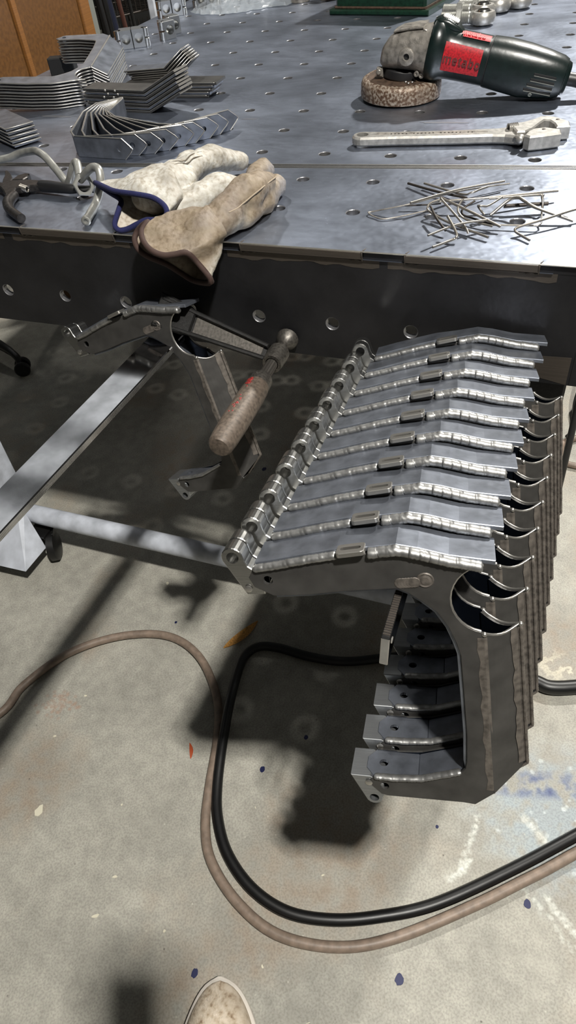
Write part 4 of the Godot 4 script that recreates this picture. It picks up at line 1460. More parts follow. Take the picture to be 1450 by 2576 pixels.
# ---------------------------------------------------------------- pliers, bent rod, wires
func pliers() -> void:
	var o := thing("pliers", "black pliers with curved handles lying open at the bench's front left", "pliers", Vector3(-0.40, 0, 0.0))
	var flat := Transform3D(Basis(Vector3(1, 0, 0), Vector3(0, 0, -1), Vector3(0, 1, 0)), Vector3.ZERO)
	var m := mb()
	m.prism(P2([-0.444, -0.004, -0.437, 0.008, -0.424, 0.018, -0.410, 0.0215, -0.380, 0.0205, -0.368, 0.015, -0.368, 0.003, -0.385, -0.001, -0.397, -0.008, -0.402, -0.010, -0.392, -0.030, -0.402, -0.036, -0.414, -0.024, -0.428, -0.012]), 0.004, 0.014, flat, 0.0016)
	obj("joint_body", m, M.plier, o)
	m = mb()
	m.prism(P2([-0.468, 0.052, -0.464, 0.0545, -0.447, 0.040, -0.433, 0.024, -0.428, 0.012, -0.440, 0.008, -0.448, 0.020, -0.456, 0.036]), 0.005, 0.013, flat, 0.0012)
	m.prism(P2([-0.4265, 0.014, -0.4285, 0.032, -0.421, 0.0415, -0.413, 0.0405, -0.408, 0.028, -0.409, 0.018]), 0.005, 0.015, flat, 0.0012)
	obj("jaw", m, M.plier, o)
	m = mb()
	m.prism(P2([-0.53, 0.006, -0.53, 0.020, -0.47, 0.013, -0.437, 0.010, -0.437, -0.003, -0.47, -0.006]), 0.004, 0.012, flat, 0.0014)
	obj("jaw_arm", m, M.plier, o)
	m = mb()
	m.tube(smooth([Vector3(-0.374, 0.0095, -0.010), Vector3(-0.350, 0.0105, -0.0065), Vector3(-0.325, 0.0105, -0.0035), Vector3(-0.303, 0.0095, -0.0055), Vector3(-0.284, 0.0085, -0.0105)], 5), [0.0078, 0.0082, 0.0084, 0.0084, 0.0084, 0.0082, 0.008, 0.0078, 0.0076, 0.0074, 0.0072, 0.007, 0.0066, 0.006, 0.005], 14, false, 1.0)
	obj("handle", m, M.lead, o, "dark curved handle")
	m = mb()
	m.tube(smooth([Vector3(-0.396, 0.009, 0.024), Vector3(-0.392, 0.0095, 0.040), Vector3(-0.384, 0.0095, 0.057), Vector3(-0.368, 0.009, 0.074), Vector3(-0.346, 0.008, 0.088), Vector3(-0.336, 0.0075, 0.094)], 5), [0.0062, 0.0066, 0.0068, 0.007, 0.0072, 0.0074, 0.0076, 0.0078, 0.0078, 0.0078, 0.0076, 0.0074, 0.0072, 0.007, 0.0068, 0.0066, 0.0062], 14, false, 1.0)
	obj("handle", m, M.plier, o, "bare worn curved handle")
	m = mb()
	var path := PackedVector3Array()
	for k in 60:
		var a := k * 0.9
		path.append(Vector3(-0.401 + k * 0.00028 + 0.0, 0.011 + 0.0042 * sin(a), 0.001 + k * 0.00012 + 0.0042 * cos(a)))
	m.tube(path, [0.0008], 5)
	obj("return_spring", m, M.wire, o)

func bent_rod() -> void:
	var o := thing("bent_rod", "pale zinc plated rod bent into hooks with a nut threaded on it", "rod", Vector3(-0.36, 0, 0.0))
	var m := mb()
	var pts := [Vector3(-0.60, 0.011, -0.075), Vector3(-0.505, 0.014, -0.093), Vector3(-0.468, 0.022, -0.1), Vector3(-0.432, 0.030, -0.088), Vector3(-0.410, 0.034, -0.072), Vector3(-0.392, 0.031, -0.062), Vector3(-0.372, 0.018, -0.052), Vector3(-0.348, 0.0072, -0.036), Vector3(-0.338, 0.010, -0.031), Vector3(-0.329, 0.024, -0.032), Vector3(-0.322, 0.034, -0.034), Vector3(-0.315, 0.036, -0.03), Vector3(-0.308, 0.031, -0.02), Vector3(-0.301, 0.026, -0.008)]
	m.tube(smooth(pts, 6), [0.0056], 16)
	obj("rod", m, M.zinc, o)
	m = mb()
	pts = [Vector3(-0.296, 0.024, -0.002), Vector3(-0.286, 0.031, 0.0), Vector3(-0.275, 0.039, 0.001), Vector3(-0.264, 0.0435, 0.003), Vector3(-0.255, 0.042, 0.007), Vector3(-0.252, 0.033, 0.012), Vector3(-0.254, 0.020, 0.018), Vector3(-0.254, 0.0095, 0.032), Vector3(-0.25, 0.0062, 0.050), Vector3(-0.245, 0.0062, 0.066), Vector3(-0.239, 0.0062, 0.086)]
	m.tube(smooth(pts, 6), [0.0056], 16)
	var ex := along(Vector3(-0.2395, 0.0062, 0.0845), Vector3(0.28, 0, 1))
	m.lathe([Vector2(0.0056, -0.004), Vector2(0.0064, -0.001), Vector2(0.0064, 0.0022), Vector2(0.005, 0.003), Vector2(0.003, 0.003), Vector2(0.0028, -0.001), Vector2(0, -0.001)], 18, ex, 0.4)
	obj("hook", m, M.zinc, o, "hooked end with a flared tip")
	m = mb()
	var hexa := MB.ring(Vector2.ZERO, 0.0155, 6)
	var nx := along(Vector3(-0.290, 0.0185, 0.002), Vector3(0.62, 0.25, 0.62))
	var hx := Transform3D(Basis(nx.basis.x, nx.basis.z, nx.basis.y), nx.origin)
	m.prism(hexa, -0.006, 0.005, hx, 0.0012, [[Vector2.ZERO, 0.0092, 18]])
	obj("nut", m, M.zinc, o, "zinc plated hexagon nut")

func wires() -> void:
	SH = Vector3(0, UPY, 0)
	var w := [
		[[0.150, 0.004, -0.090, 0.193, 0.006, -0.062, 0.233, 0.004, -0.051], "dark", "dark straight wire crossing the back of the scattered wire pile", 0.00155],
		[[0.172, 0.006, -0.087, 0.224, 0.007, -0.055, 0.238, 0.011, -0.050, 0.246, 0.012, -0.058, 0.255, 0.012, -0.069], "", "bent wire at the back of the pile with a short raised end", 0.00141],
		[[0.278, 0.005, -0.100, 0.219, 0.009, -0.056, 0.172, 0.012, -0.005, 0.127, 0.003, 0.001, 0.122, 0.003, 0.006, 0.132, 0.002, 0.014, 0.149, 0.0022, 0.018, 0.191, 0.003, -0.009], "thin", "long thin wire whose left end folds back into a narrow loop", 0.00089],
		[[0.272, 0.010, -0.094, 0.219, 0.012, -0.054, 0.172, 0.014, -0.003], "", "bright straight wire lying along the folded loop wire", 0.00141],
		[[0.338, 0.010, -0.070, 0.261, 0.014, -0.029, 0.202, 0.011, -0.017, 0.193, 0.008, -0.010], "", "longest bright wire, running right towards the corner hole", 0.00155],
		[[0.158, 0.005, -0.015, 0.190, 0.006, -0.020, 0.206, 0.008, -0.021], "dark", "short dark wire lying level at the pile's left end", 0.00096],
		[[0.206, 0.015, -0.015, 0.197, 0.014, -0.007, 0.194, 0.012, 0.0, 0.198, 0.009, 0.008, 0.225, 0.006, 0.028, 0.274, 0.004, 0.056], "", "wire hooked at its top, running to the lower right of the pile", 0.00141],
		[[0.208, 0.020, -0.005, 0.242, 0.009, 0.036, 0.251, 0.004, 0.050], "", "straight wire slanting down through the middle of the pile", 0.00133],
		[[0.207, 0.019, -0.010, 0.249, 0.014, 0.016, 0.284, 0.006, 0.031], "", "wire with a bright blunt tip ending near the lower right hole", 0.00155],
		[[0.225, 0.020, 0.044, 0.238, 0.010, 0.060, 0.240, 0.006, 0.0655, 0.236, 0.004, 0.068, 0.218, 0.004, 0.090], "", "bent wire nearest the bench edge, shaped like a boomerang", 0.00155],
		[[0.210, 0.012, 0.079, 0.237, 0.012, 0.046, 0.268, 0.010, 0.024], "", "straight wire crossing over the boomerang shaped one", 0.00133],
		[[0.199, 0.015, 0.008, 0.211, 0.012, 0.033, 0.225, 0.006, 0.050], "dark", "dark stub of wire over the hole at the pile's left", 0.00141],
		[[0.234, 0.020, -0.006, 0.231, 0.016, 0.006, 0.234, 0.012, 0.016, 0.245, 0.008, 0.022, 0.275, 0.006, 0.031], "", "wire curled round the tangle in the middle of the pile", 0.00133],
		[[0.248, 0.018, -0.008, 0.236, 0.012, 0.002, 0.238, 0.008, 0.009, 0.252, 0.007, 0.016, 0.275, 0.006, 0.027], "dark", "dark kinked wire in the tangle beside the curled one", 0.00126],
		[[0.277, 0.016, -0.028, 0.264, 0.014, -0.006, 0.256, 0.016, 0.001, 0.253, 0.014, -0.002, 0.262, 0.008, 0.006], "", "short bright wire with a tight hook at the pile's centre", 0.00126],
		[[0.268, 0.004, -0.003, 0.285, 0.016, -0.018, 0.296, 0.020, -0.018, 0.304, 0.018, -0.014, 0.318, 0.014, -0.007, 0.361, 0.004, 0.000], "", "thick arched wire standing over the others at the right", 0.00185],
		[[0.262, 0.014, -0.026, 0.317, 0.018, -0.034, 0.322, 0.017, -0.030, 0.324, 0.012, -0.025, 0.3245, 0.005, -0.021], "", "wire turned down square at its right end under the arch", 0.00155],
		[[0.265, 0.004, 0.024, 0.318, 0.005, 0.021, 0.325, 0.005, 0.018, 0.327, 0.006, 0.012, 0.325, 0.010, -0.005], "", "thin square-bent wire lying round the lower right hole", 0.00104],
		[[0.395, 0.012, -0.035, 0.362, 0.012, -0.013, 0.329, 0.010, 0.015, 0.304, 0.008, 0.034, 0.301, 0.006, 0.039, 0.306, 0.004, 0.043, 0.319, 0.003, 0.055], "", "long wire with a hooked lower end, reaching off to the right", 0.00141],
		[[0.281, 0.009, -0.019, 0.330, 0.009, -0.033], "dark", "stout dark rod end lying beneath the arched wire", 0.00229]]
	for d in w:
		var m := mb()
		m.tube(smooth(P3(d[0]), 7), [d[3]], 9)
		loose("wire_offcut", m, M.wiredark if d[1] == "dark" else (M.wire if d[1] == "" else M.alloy), d[2], "wire", "wire offcuts scattered at the front right")

# ---------------------------------------------------------------- cut and folded sheet on the bench
const ORD := ["topmost", "second", "third", "fourth", "fifth", "sixth", "seventh", "eighth", "lowest"]

func plate_stack() -> void:
	# nine flat side plates with folded wings, lying on one another, turned over
	var proto: Node3D
	var bas := Basis(Vector3(0, 1, 0), 0.3629) * Basis(Vector3(0, 0, 1), -0.0412) * Basis(Vector3(1, 0, 0), 0.1018) * Basis(Vector3(1, 0, 0), Vector3(0, 0, 1), Vector3(0, 1, 0))
	# mirrored local y: the plate is built flipped instead, so that the basis stays right handed
	bas = Basis(Vector3(0, 1, 0), 0.3629) * Basis(Vector3(0, 0, 1), -0.0412) * Basis(Vector3(1, 0, 0), 0.1018) * Basis(Vector3(1, 0, 0), Vector3(0, 0, -1), Vector3(0, 1, 0))
	for k in 9:
		var label := "%s C shaped plate of the tall stack beside the plywood cabinet" % ORD[k]
		var o: Node3D
		if k == 0:
			o = Node3D.new()
			o.name = numbered("cut_plate")
			add_child(o)
			tag(o, label, "steel plate", "C shaped plates stacked at the back left")
			SH = Vector3.ZERO
			var pl := side_outline()
			var fl := PackedVector2Array()
			for p in pl:
				fl.append(Vector2(p.x, -p.y))
			var m := mb()
			m.prism(fl, -0.003, 0.0, Transform3D(), 0.0005, [[Vector2(0.0281, 0.0198), 0.0042, 14], [Vector2(0.1129, 0.2409), 0.0042, 14]])
			obj("plate", m, M.scale, o)
			m = mb()
			var a := [Vector3(0.198, 0.064, 0), Vector3(0.210, 0.237, 0), Vector3(0.2378, 0.2125, -0.0145), Vector3(0.2262, 0.0645, -0.0145)]
			var dn := Vector3(-0.0015, 0, -0.0026)
			m.q(a[0], a[3], a[2], a[1])
			m.q(a[1] + dn, a[2] + dn, a[3] + dn, a[0] + dn)
			for e in 4:
				m.q(a[e], a[(e + 1) % 4], a[(e + 1) % 4] + dn, a[e] + dn)
			obj("folded_wing", m, M.scale, o)
			m = mb()
			m.tube(PackedVector3Array([Vector3(0.198, 0.064, 0.0), Vector3(0.210, 0.237, 0.0)]), [0.0016], 6)
			m.tube(PackedVector3Array([a[3] + dn * 0.5, a[2] + dn * 0.5]), [0.0016], 6)
			m.tube(PackedVector3Array([a[0] + dn * 0.5, a[3] + dn * 0.5]), [0.0016], 6)
			var path := PackedVector3Array()
			for q in fl.size():
				if q < 26 or q > 27: path.append(Vector3(fl[q].x, fl[q].y, -0.0013))
			m.tube(path, [0.0013], 6, true)
			obj("cut_edge", m, M.cut, o, "bright laser cut edge")
			proto = o
		else:
			o = dup(proto, label)
		var jit := Vector3(rng.randf_range(-1, 1) * 0.0012, 0, rng.randf_range(-1, 1) * 0.0012)
		o.transform = Transform3D(Basis(Vector3(0, 1, 0), rng.randf_range(-1, 1) * 0.004) * bas, Vector3(-0.7223, 0.052 + UPY - k * 0.0052, -0.3532) + jit)
	# the dark block that props the far arm
	SH = Vector3(0, UPY, 0)
	var m := mb()
	m.box(Vector3(0.055, 0.034, 0.03), Transform3D(Basis(Vector3(0, 1, 0), 0.3), Vector3(-0.735, 0.0175, -0.635)), 0.002)
	loose("prop_block", m, M.dark, "black block propping the far arm of the plate stack", "block")

# a folded strip seen from its edge: polyline in a vertical plane, with its depth
func strip_mesh(line: PackedVector2Array, th: float, depth: float) -> MB:
	var m := mb()
	ribbon(m, line, th, -depth, 0.0)
	return m

func strips() -> void:
	var names := ["topmost", "second", "third", "fourth", "fifth", "sixth", "lowest"]
	for k in 7:
		var yb := 0.0365 - k * 0.0054
		SH = Vector3.ZERO
		var ux := Vector2(cos(0.43), sin(0.43))
		var nx := Vector2(-ux.y, ux.x)
		var bend := Vector2(-0.393 + 0.001 * k, yb) - Vector2(-0.45, 0)
		var l := PackedVector2Array([Vector2(-0.078 + 0.004 * sin(k * 2.0), yb), bend, bend + ux * (0.079 + 0.002 * sin(k * 1.7))])
		var m := strip_mesh(l, 0.0042, 0.042)
		var o := loose("folded_strip", m, M.scale if k % 2 else M.side, "%s strip of the near folded pile, its end rising to the right" % names[k], "steel strip", "folded strips in the near pile")
		o.position = Vector3(-0.45, UPY, -0.383)
		o.rotation.y = -0.10 + 0.008 * sin(k * 3.1)
		m = mb()
		var e := l[2]
		m.box(Vector3(0.0012, 0.0036, 0.041), Transform3D(Basis(Vector3(0, 0, 1), 0.43), Vector3(e.x, e.y, -0.021) + Vector3(nx.x, nx.y, 0) * -0.0021))
		var cut := obj("cut_end", m, M.cut, o, "bright cut end")
		m = mb()
		m.tube(PackedVector3Array([Vector3(l[0].x, l[0].y - 0.0006, 0), Vector3(l[1].x, l[1].y - 0.0006, 0), Vector3(l[2].x, l[2].y - 0.0006, 0)]), [0.0007], 5)
		obj("cut_edge", m, M.cut, o)
		m = mb()
		for s in 2:
			m.lathe([Vector2(0, -0.0026), Vector2(0.0022, -0.0016), Vector2(0.0028, 0), Vector2(0.0022, 0.0016), Vector2(0, 0.0026)], 8, Transform3D(Basis(), Vector3(-0.005 - s * 0.022 + 0.006 * sin(k * 2.2), yb - 0.002, 0.0002)), 3.0)
		obj("notch", m, M.cut, o)
	for k in 5:
		var yb := 0.0255 - k * 0.0052
		SH = Vector3.ZERO
		var m := strip_mesh(PackedVector2Array([Vector2(-0.095 + 0.006 * sin(k * 2.7), yb), Vector2(0.096 - 0.005 * k, yb)]), 0.0042, 0.045)
		var o := loose("flat_strip", m, M.scale if k % 2 else M.side, "%s straight strip of the far pile behind the folded strips" % (["topmost", "second", "middle", "fourth", "lowest"][k]), "steel strip", "straight strips in the far pile")
		o.position = Vector3(-0.388, UPY, -0.468)
		o.rotation.y = 0.02 + 0.01 * sin(k * 2.0)
		m = mb()
		m.tube(PackedVector3Array([Vector3(-0.09, yb - 0.0005, 0), Vector3(0.09 - 0.005 * k, yb - 0.0005, 0), Vector3(0.0945 - 0.005 * k, yb - 0.001, -0.001), Vector3(0.0945 - 0.005 * k, yb - 0.001, -0.044)]), [0.0008], 5)
		obj("cut_edge", m, M.cut, o)
	for k in 6:
		var yb := 0.046 - k * 0.0033
		SH = Vector3.ZERO
		var ux := Vector2(cos(0.62), sin(0.62))
		var bend := Vector2(0.0 + k * 0.0035, yb)
		var l := PackedVector2Array([Vector2(-0.085 + 0.004 * k, yb - 0.004), bend, bend + ux * 0.05])
		var m := strip_mesh(l, 0.0024, 0.04)
		var o := loose("thin_strip", m, M.side if k != 0 else M.scale, "%s thin folded strip lying across the far pile" % names[k], "steel strip", "thin folded strips on the far pile")
		o.position = Vector3(-0.405, UPY - 0.001, -0.488)
		o.rotation.y = 0.05 + 0.02 * sin(k * 2.4)
		m = mb()
		m.tube(PackedVector3Array([Vector3(l[0].x, l[0].y - 0.0005, 0), Vector3(l[1].x, l[1].y - 0.0005, 0), Vector3(l[2].x, l[2].y - 0.0005, 0), Vector3(l[2].x, l[2].y - 0.0005, -0.038)]), [0.0011], 5)
		obj("cut_edge", m, M.cut, o)
	for k in 5:
		var yb := 0.0295 - k * 0.0056
		SH = Vector3.ZERO
		var m := strip_mesh(PackedVector2Array([Vector2(-0.12, yb), Vector2(0.0 + k * 0.004, yb)]), 0.004, 0.05)
		var o := loose("flat_strip", m, M.scale, "%s strip of the small pile at the bench's left end" % (["topmost", "second", "middle", "fourth", "lowest"][k]), "steel strip", "strips in the small left pile")
		o.position = Vector3(-0.556, UPY, -0.185)
		o.rotation.y = -0.55 + 0.03 * sin(k * 2.0)
		m = mb()
		m.tube(PackedVector3Array([Vector3(-0.11, yb - 0.0008, 0), Vector3(0.0 + k * 0.004, yb - 0.0008, 0), Vector3(0.0 + k * 0.004, yb - 0.0008, -0.05)]), [0.0013], 5)
		obj("cut_edge", m, M.cut, o)

func nested() -> void:
	var corner := P2([-0.401, -0.155, -0.381, -0.156, -0.358, -0.159, -0.336, -0.162, -0.318, -0.171, -0.301, -0.179, -0.287, -0.191, -0.270, -0.203, -0.251, -0.216])
	var tips := P2([-0.294, -0.147, -0.281, -0.171, -0.258, -0.182, -0.241, -0.201, -0.225, -0.225, -0.213, -0.240, -0.199, -0.264, -0.190, -0.284, -0.182, -0.307])
	var c0 := P2([-0.418, -0.174, -0.457, -0.274, -0.459, -0.321, -0.424, -0.356])
	var c8 := P2([-0.281, -0.218, -0.380, -0.252, -0.408, -0.276, -0.421, -0.349])
	var names := ["frontmost", "second", "third", "fourth", "middle", "sixth", "seventh", "eighth", "innermost"]
	var hgt := 0.031
	for k in 9:
		var u := k / 8.0
		var line := PackedVector2Array([corner[k]])
		for j in 4:
			line.append(c0[j].lerp(c8[j], u))
		var o := thing("nested_channel", "%s bent channel strip of the nested fan standing on edge" % names[k], "steel strip", Vector3(corner[k].x, 0, corner[k].y), "bent channel strips nested in a fan")
		var m := mb()
		var th := 0.0022
		var flat := Transform3D(Basis(Vector3(1, 0, 0), Vector3(0, 0, -1), Vector3(0, 1, 0)), Vector3.ZERO)
		var pl := PackedVector2Array()
		for p in line:
			pl.append(Vector2(p.x, -p.y))
		var back := PackedVector2Array()
		for i in pl.size():
			var d1 := (pl[i] - pl[i - 1]).normalized() if i > 0 else (pl[1] - pl[0]).normalized()
			var d2 := (pl[i + 1] - pl[i]).normalized() if i < pl.size() - 1 else d1
			var nn := (Vector2(d1.y, -d1.x) + Vector2(d2.y, -d2.x)).normalized()
			back.append(pl[i] + nn * th)
		back.reverse()
		pl.append_array(back)
		m.prism(pl, 0.0005, hgt, flat)
		obj("web", m, M.scale, o)
		# the front leg with its pointed end
		m = mb()
		var a := Vector3(corner[k].x, 0.0005, corner[k].y)
		var t := Vector3(tips[k].x, 0.0005, tips[k].y)
		var L := a.distance_to(t)
		var xf := frame(a, t - a, Vector3.UP)
		m.prism(P2([0, 0, L - 0.017, 0, L - 0.004, 0.011, L, 0.0155, L - 0.004, 0.020, L - 0.017, hgt - 0.0005, 0, hgt - 0.0005]), -th, 0.0, xf, 0.0, [[Vector2(L - 0.0245, 0.015), 0.0042, 14]])
		obj("pointed_leg", m, M.scale, o, "leg with a pointed end and a round hole")
		m = mb()
		var rimp := PackedVector3Array()
		for p in line:
			rimp.append(Vector3(p.x, hgt + 0.0002, p.y))
		m.tube(rimp, [0.0013], 5)
		m.tube(PackedVector3Array([Vector3(a.x, hgt, a.z), Vector3(t.x, hgt, t.z).lerp(Vector3(a.x, hgt, a.z), 0.017 / L)]), [0.0011], 5)
		m.tube(PackedVector3Array([xf * Vector3(L - 0.017, hgt - 0.0005, 0), xf * Vector3(L - 0.004, 0.020, 0), xf * Vector3(L, 0.0155, 0), xf * Vector3(L - 0.004, 0.011, 0), xf * Vector3(L - 0.017, 0, 0)]), [0.0009], 5)
		obj("cut_edge", m, M.cut, o, "bright cut upper edge")

# ---------------------------------------------------------------- machined parts and goods at the back
func hinge_blocks() -> void:
	# [place of the front lower left corner, turn, barrel at the right side, label]
	var rows := [
		[Vector3(-0.706, 0, -0.840), 0.50, false, "machined hinge block with its barrel at left, beside the plate stack"],
		[Vector3(-0.680, 0, -0.8545), 0.50, true, "machined hinge block with a barrel at right, second from the plate stack"],
		[Vector3(-0.631, 0, -0.928), 0.95, false, "machined hinge block turned sideways, nearest of the loose pair"],
		[Vector3(-0.642, 0, -0.980), 0.95, false, "machined hinge block behind the sideways one, half hidden by it"],
		[Vector3(-0.770, 0, -1.180), 0.55, false, "machined hinge block at left of the pair beyond the sideways blocks"],
		[Vector3(-0.7445, 0, -1.196), 0.55, true, "machined hinge block at right of the pair beyond the sideways blocks"],
		[Vector3(-0.722, 0, -1.300), 0.30, false, "machined hinge block standing at the plastic bag's left edge"],
		[Vector3(-0.6935, 0, -1.309), 0.30, true, "machined hinge block standing behind the plastic bag"]]
	for r in rows:
		var o := thing("hinge_block", r[3], "machined block", r[0], "machined hinge blocks at the back of the bench")
		SH = Vector3.ZERO
		var w := 0.0285
		var h := 0.038
		var dp := 0.036
		var m := mb()
		m.prism(P2([0, 0, w, 0, w, h, 0, h]), -dp, 0.0, Transform3D(), 0.0008, [[Vector2(w * 0.5, h * 0.52), 0.0102, 20]])
		obj("body", m, M.milled, o, "grey milled block with a large bore")
		m = mb()
		m.lathe([Vector2(0.0098, -0.024), Vector2(0.0098, -0.018), Vector2(0.0104, 0.0)], 20, Transform3D(Basis.from_euler(Vector3(PI / 2, 0, 0)), Vector3(w * 0.5, h * 0.52, 0.0)), 0.3)
		m.lathe([Vector2(0.0, -0.0225), Vector2(0.0098, -0.0225)], 20, Transform3D(Basis.from_euler(Vector3(PI / 2, 0, 0)), Vector3(w * 0.5, h * 0.52, 0.0)), 0.3)
		obj("bore", m, M.bright, o)
		m = mb()
		var sx := w + 0.003 if r[2] else -0.003
		for s in 2:
			m.lathe([Vector2(0.0, 0.0), Vector2(0.0082, 0.0), Vector2(0.0088, 0.0008), Vector2(0.0088, h * 0.5 - 0.0022), Vector2(0.0082, h * 0.5 - 0.0014), Vector2(0.0, h * 0.5 - 0.0014)], 20, Transform3D(Basis(), Vector3(sx, s * (h * 0.5 + 0.0014), -0.009)), 0.4)
		obj("barrel", m, M.bright, o, "polished split barrel")
		o.rotation.y = r[1]

func rod_ends() -> void:
	var rows := [[Vector3(0.111, 0, -1.003), 3.16, "rod end bearing nearest the grinder, its threaded shank pointing left"], [Vector3(0.100, 0, -1.075), 3.02, "second rod end bearing, behind the nearest one"],
		[Vector3(0.128, 0, -1.125), 3.05, "third rod end bearing from the grinder"], [Vector3(0.172, 0, -1.16), 3.1, "farthest rod end bearing, cut by the photo's top edge"]]
	for r in rows:
		var o := thing("rod_end", r[2], "bearing", r[0], "rod end bearings behind the grinder")
		SH = Vector3.ZERO
		var m := mb()
		m.lathe([Vector2(0.0165, 0.003), Vector2(0.023, 0.0035), Vector2(0.0262, 0.008), Vector2(0.0272, 0.0145), Vector2(0.0262, 0.021), Vector2(0.023, 0.0255), Vector2(0.0165, 0.026), Vector2(0.0158, 0.0145), Vector2(0.0165, 0.003)], 32, Transform3D(), 0.6)
		obj("eye", m, M.chrome, o, "round bearing eye")
		m = mb()
		m.lathe([Vector2(0.0105, 0.0), Vector2(0.0125, 0.0), Vector2(0.0152, 0.007), Vector2(0.016, 0.0145), Vector2(0.0152, 0.022), Vector2(0.0125, 0.029), Vector2(0.0105, 0.029), Vector2(0.0105, 0.0)], 28, Transform3D(), 0.7)
		obj("ball", m, M.bright, o)
		m = mb()
		m.lathe([Vector2(0.0, 0.001), Vector2(0.0105, 0.001)], 20)
		obj("bore", m, M.dark, o)
		m = mb()
		var th := [Vector2(0.0135, 0.020), Vector2(0.0115, 0.028)]
		for k in 24:
			th.append(Vector2(0.0122, 0.030 + k * 0.0026)); th.append(Vector2(0.0106, 0.0313 + k * 0.0026))
		th.append(Vector2(0.0, 0.0915))
		m.lathe(th, 18, along(Vector3(0, 0.0145, 0), Vector3(1, 0, 0)), 0.3)
		obj("shank", m, M.zinc, o, "threaded shank")
		m = mb()
		var nx := along(Vector3(0.052, 0.0145, 0), Vector3(1, 0, 0))
		m.prism(MB.ring(Vector2.ZERO, 0.0175, 6), -0.006, 0.006, Transform3D(Basis(nx.basis.x, nx.basis.z, nx.basis.y), nx.origin), 0.0012)
		obj("lock_nut", m, M.zinc, o, "hexagon lock nut")
		o.rotation.y = r[1]

func back_goods() -> void:
	var o := thing("machine_base", "dark green enamelled machine base with a flanged foot", "machine", Vector3(-0.155, 0, -1.25))
	var yaw := Basis(Vector3(0, 1, 0), -0.187)
	var m := mb()
	var c := Vector3(-0.135, 0, -1.245)
	m.box(Vector3(0.262, 0.011, 0.24), Transform3D(yaw, c + Vector3(0, 0.006, 0)), 0.003)
	obj("flange", m, M.enamel, o, "flat green foot flange")
	m = mb()
	m.box(Vector3(0.238, 0.13, 0.214), Transform3D(yaw, c + Vector3(0, 0.076, 0)), 0.006)
	obj("housing", m, M.enamel, o)
	m = mb()
	m.box(Vector3(0.242, 0.006, 0.218), Transform3D(yaw, c + Vector3(0, 0.0135, 0)), 0.002)
	obj("grime_line", m, M.guard, o, "rusty line where foot and housing meet")
	for d in [[Vector3(-0.425, 0, -1.338), 0.026, 0.07, "dark round steel bush standing between the bag and the green base"], [Vector3(-0.345, 0, -1.36), 0.03, 0.05, "second round steel bush, beside the green base"]]:
		var b := thing("steel_bush", d[3], "bush", d[0], "round steel bushes at the back")
		m = mb()
		m.lathe([Vector2(0.0, 0.0), Vector2(d[1] - 0.001, 0.0), Vector2(d[1], 0.001), Vector2(d[1], d[2] - 0.001), Vector2(d[1] - 0.001, d[2]), Vector2(0.012, d[2]), Vector2(0.012, d[2] - 0.02), Vector2(0, d[2] - 0.02)], 32, Transform3D(Basis(), d[0]), 0.3)
		obj("bush", m, M.alloy, b)
	# crumpled clear plastic bag
	var bag := thing("plastic_bag", "crumpled clear plastic bag lying at the back of the bench", "bag", Vector3(-0.57, 0, -1.27))
	var n := FastNoiseLite.new()
	n.seed = 61
	n.frequency = 14.0
	n.fractal_octaves = 3
	for lay in 2:
		m = mb()
		var rows := []
		for i in 27:
			var row := PackedVector3Array()
			var u := i / 26.0
			for j in 19:
				var v := j / 18.0
				var a := Vector3(-0.72, 0, -1.245).lerp(Vector3(-0.445, 0, -1.285), u)
				var b := Vector3(-0.69, 0, -1.43).lerp(Vector3(-0.43, 0, -1.43), u)
				var p := a.lerp(b, v)
				p.z += 0.062 * sin(PI * clampf(u * 1.15, 0, 1)) * (1.0 - v) + 0.012 * n.get_noise_2d(u * 0.9, 3.0)
				var edge := minf(minf(u, 1 - u) * 7.0, minf(v, 1 - v) * 6.0)
				var hgt := clampf(edge, 0, 1)
				p.y = 0.0015 + hgt * (0.006 + (0.026 if lay == 0 else 0.008) * absf(n.get_noise_3d(p.x, lay * 3.0, p.z)) * 1.8 + (0.010 if lay == 0 else 0.0))
				row.append(p)
			rows.append(row)
		m.g(-1)
		m.skin(rows, false, true)
		obj("film", m, M.film if lay == 0 else M.filmwhite, bag)

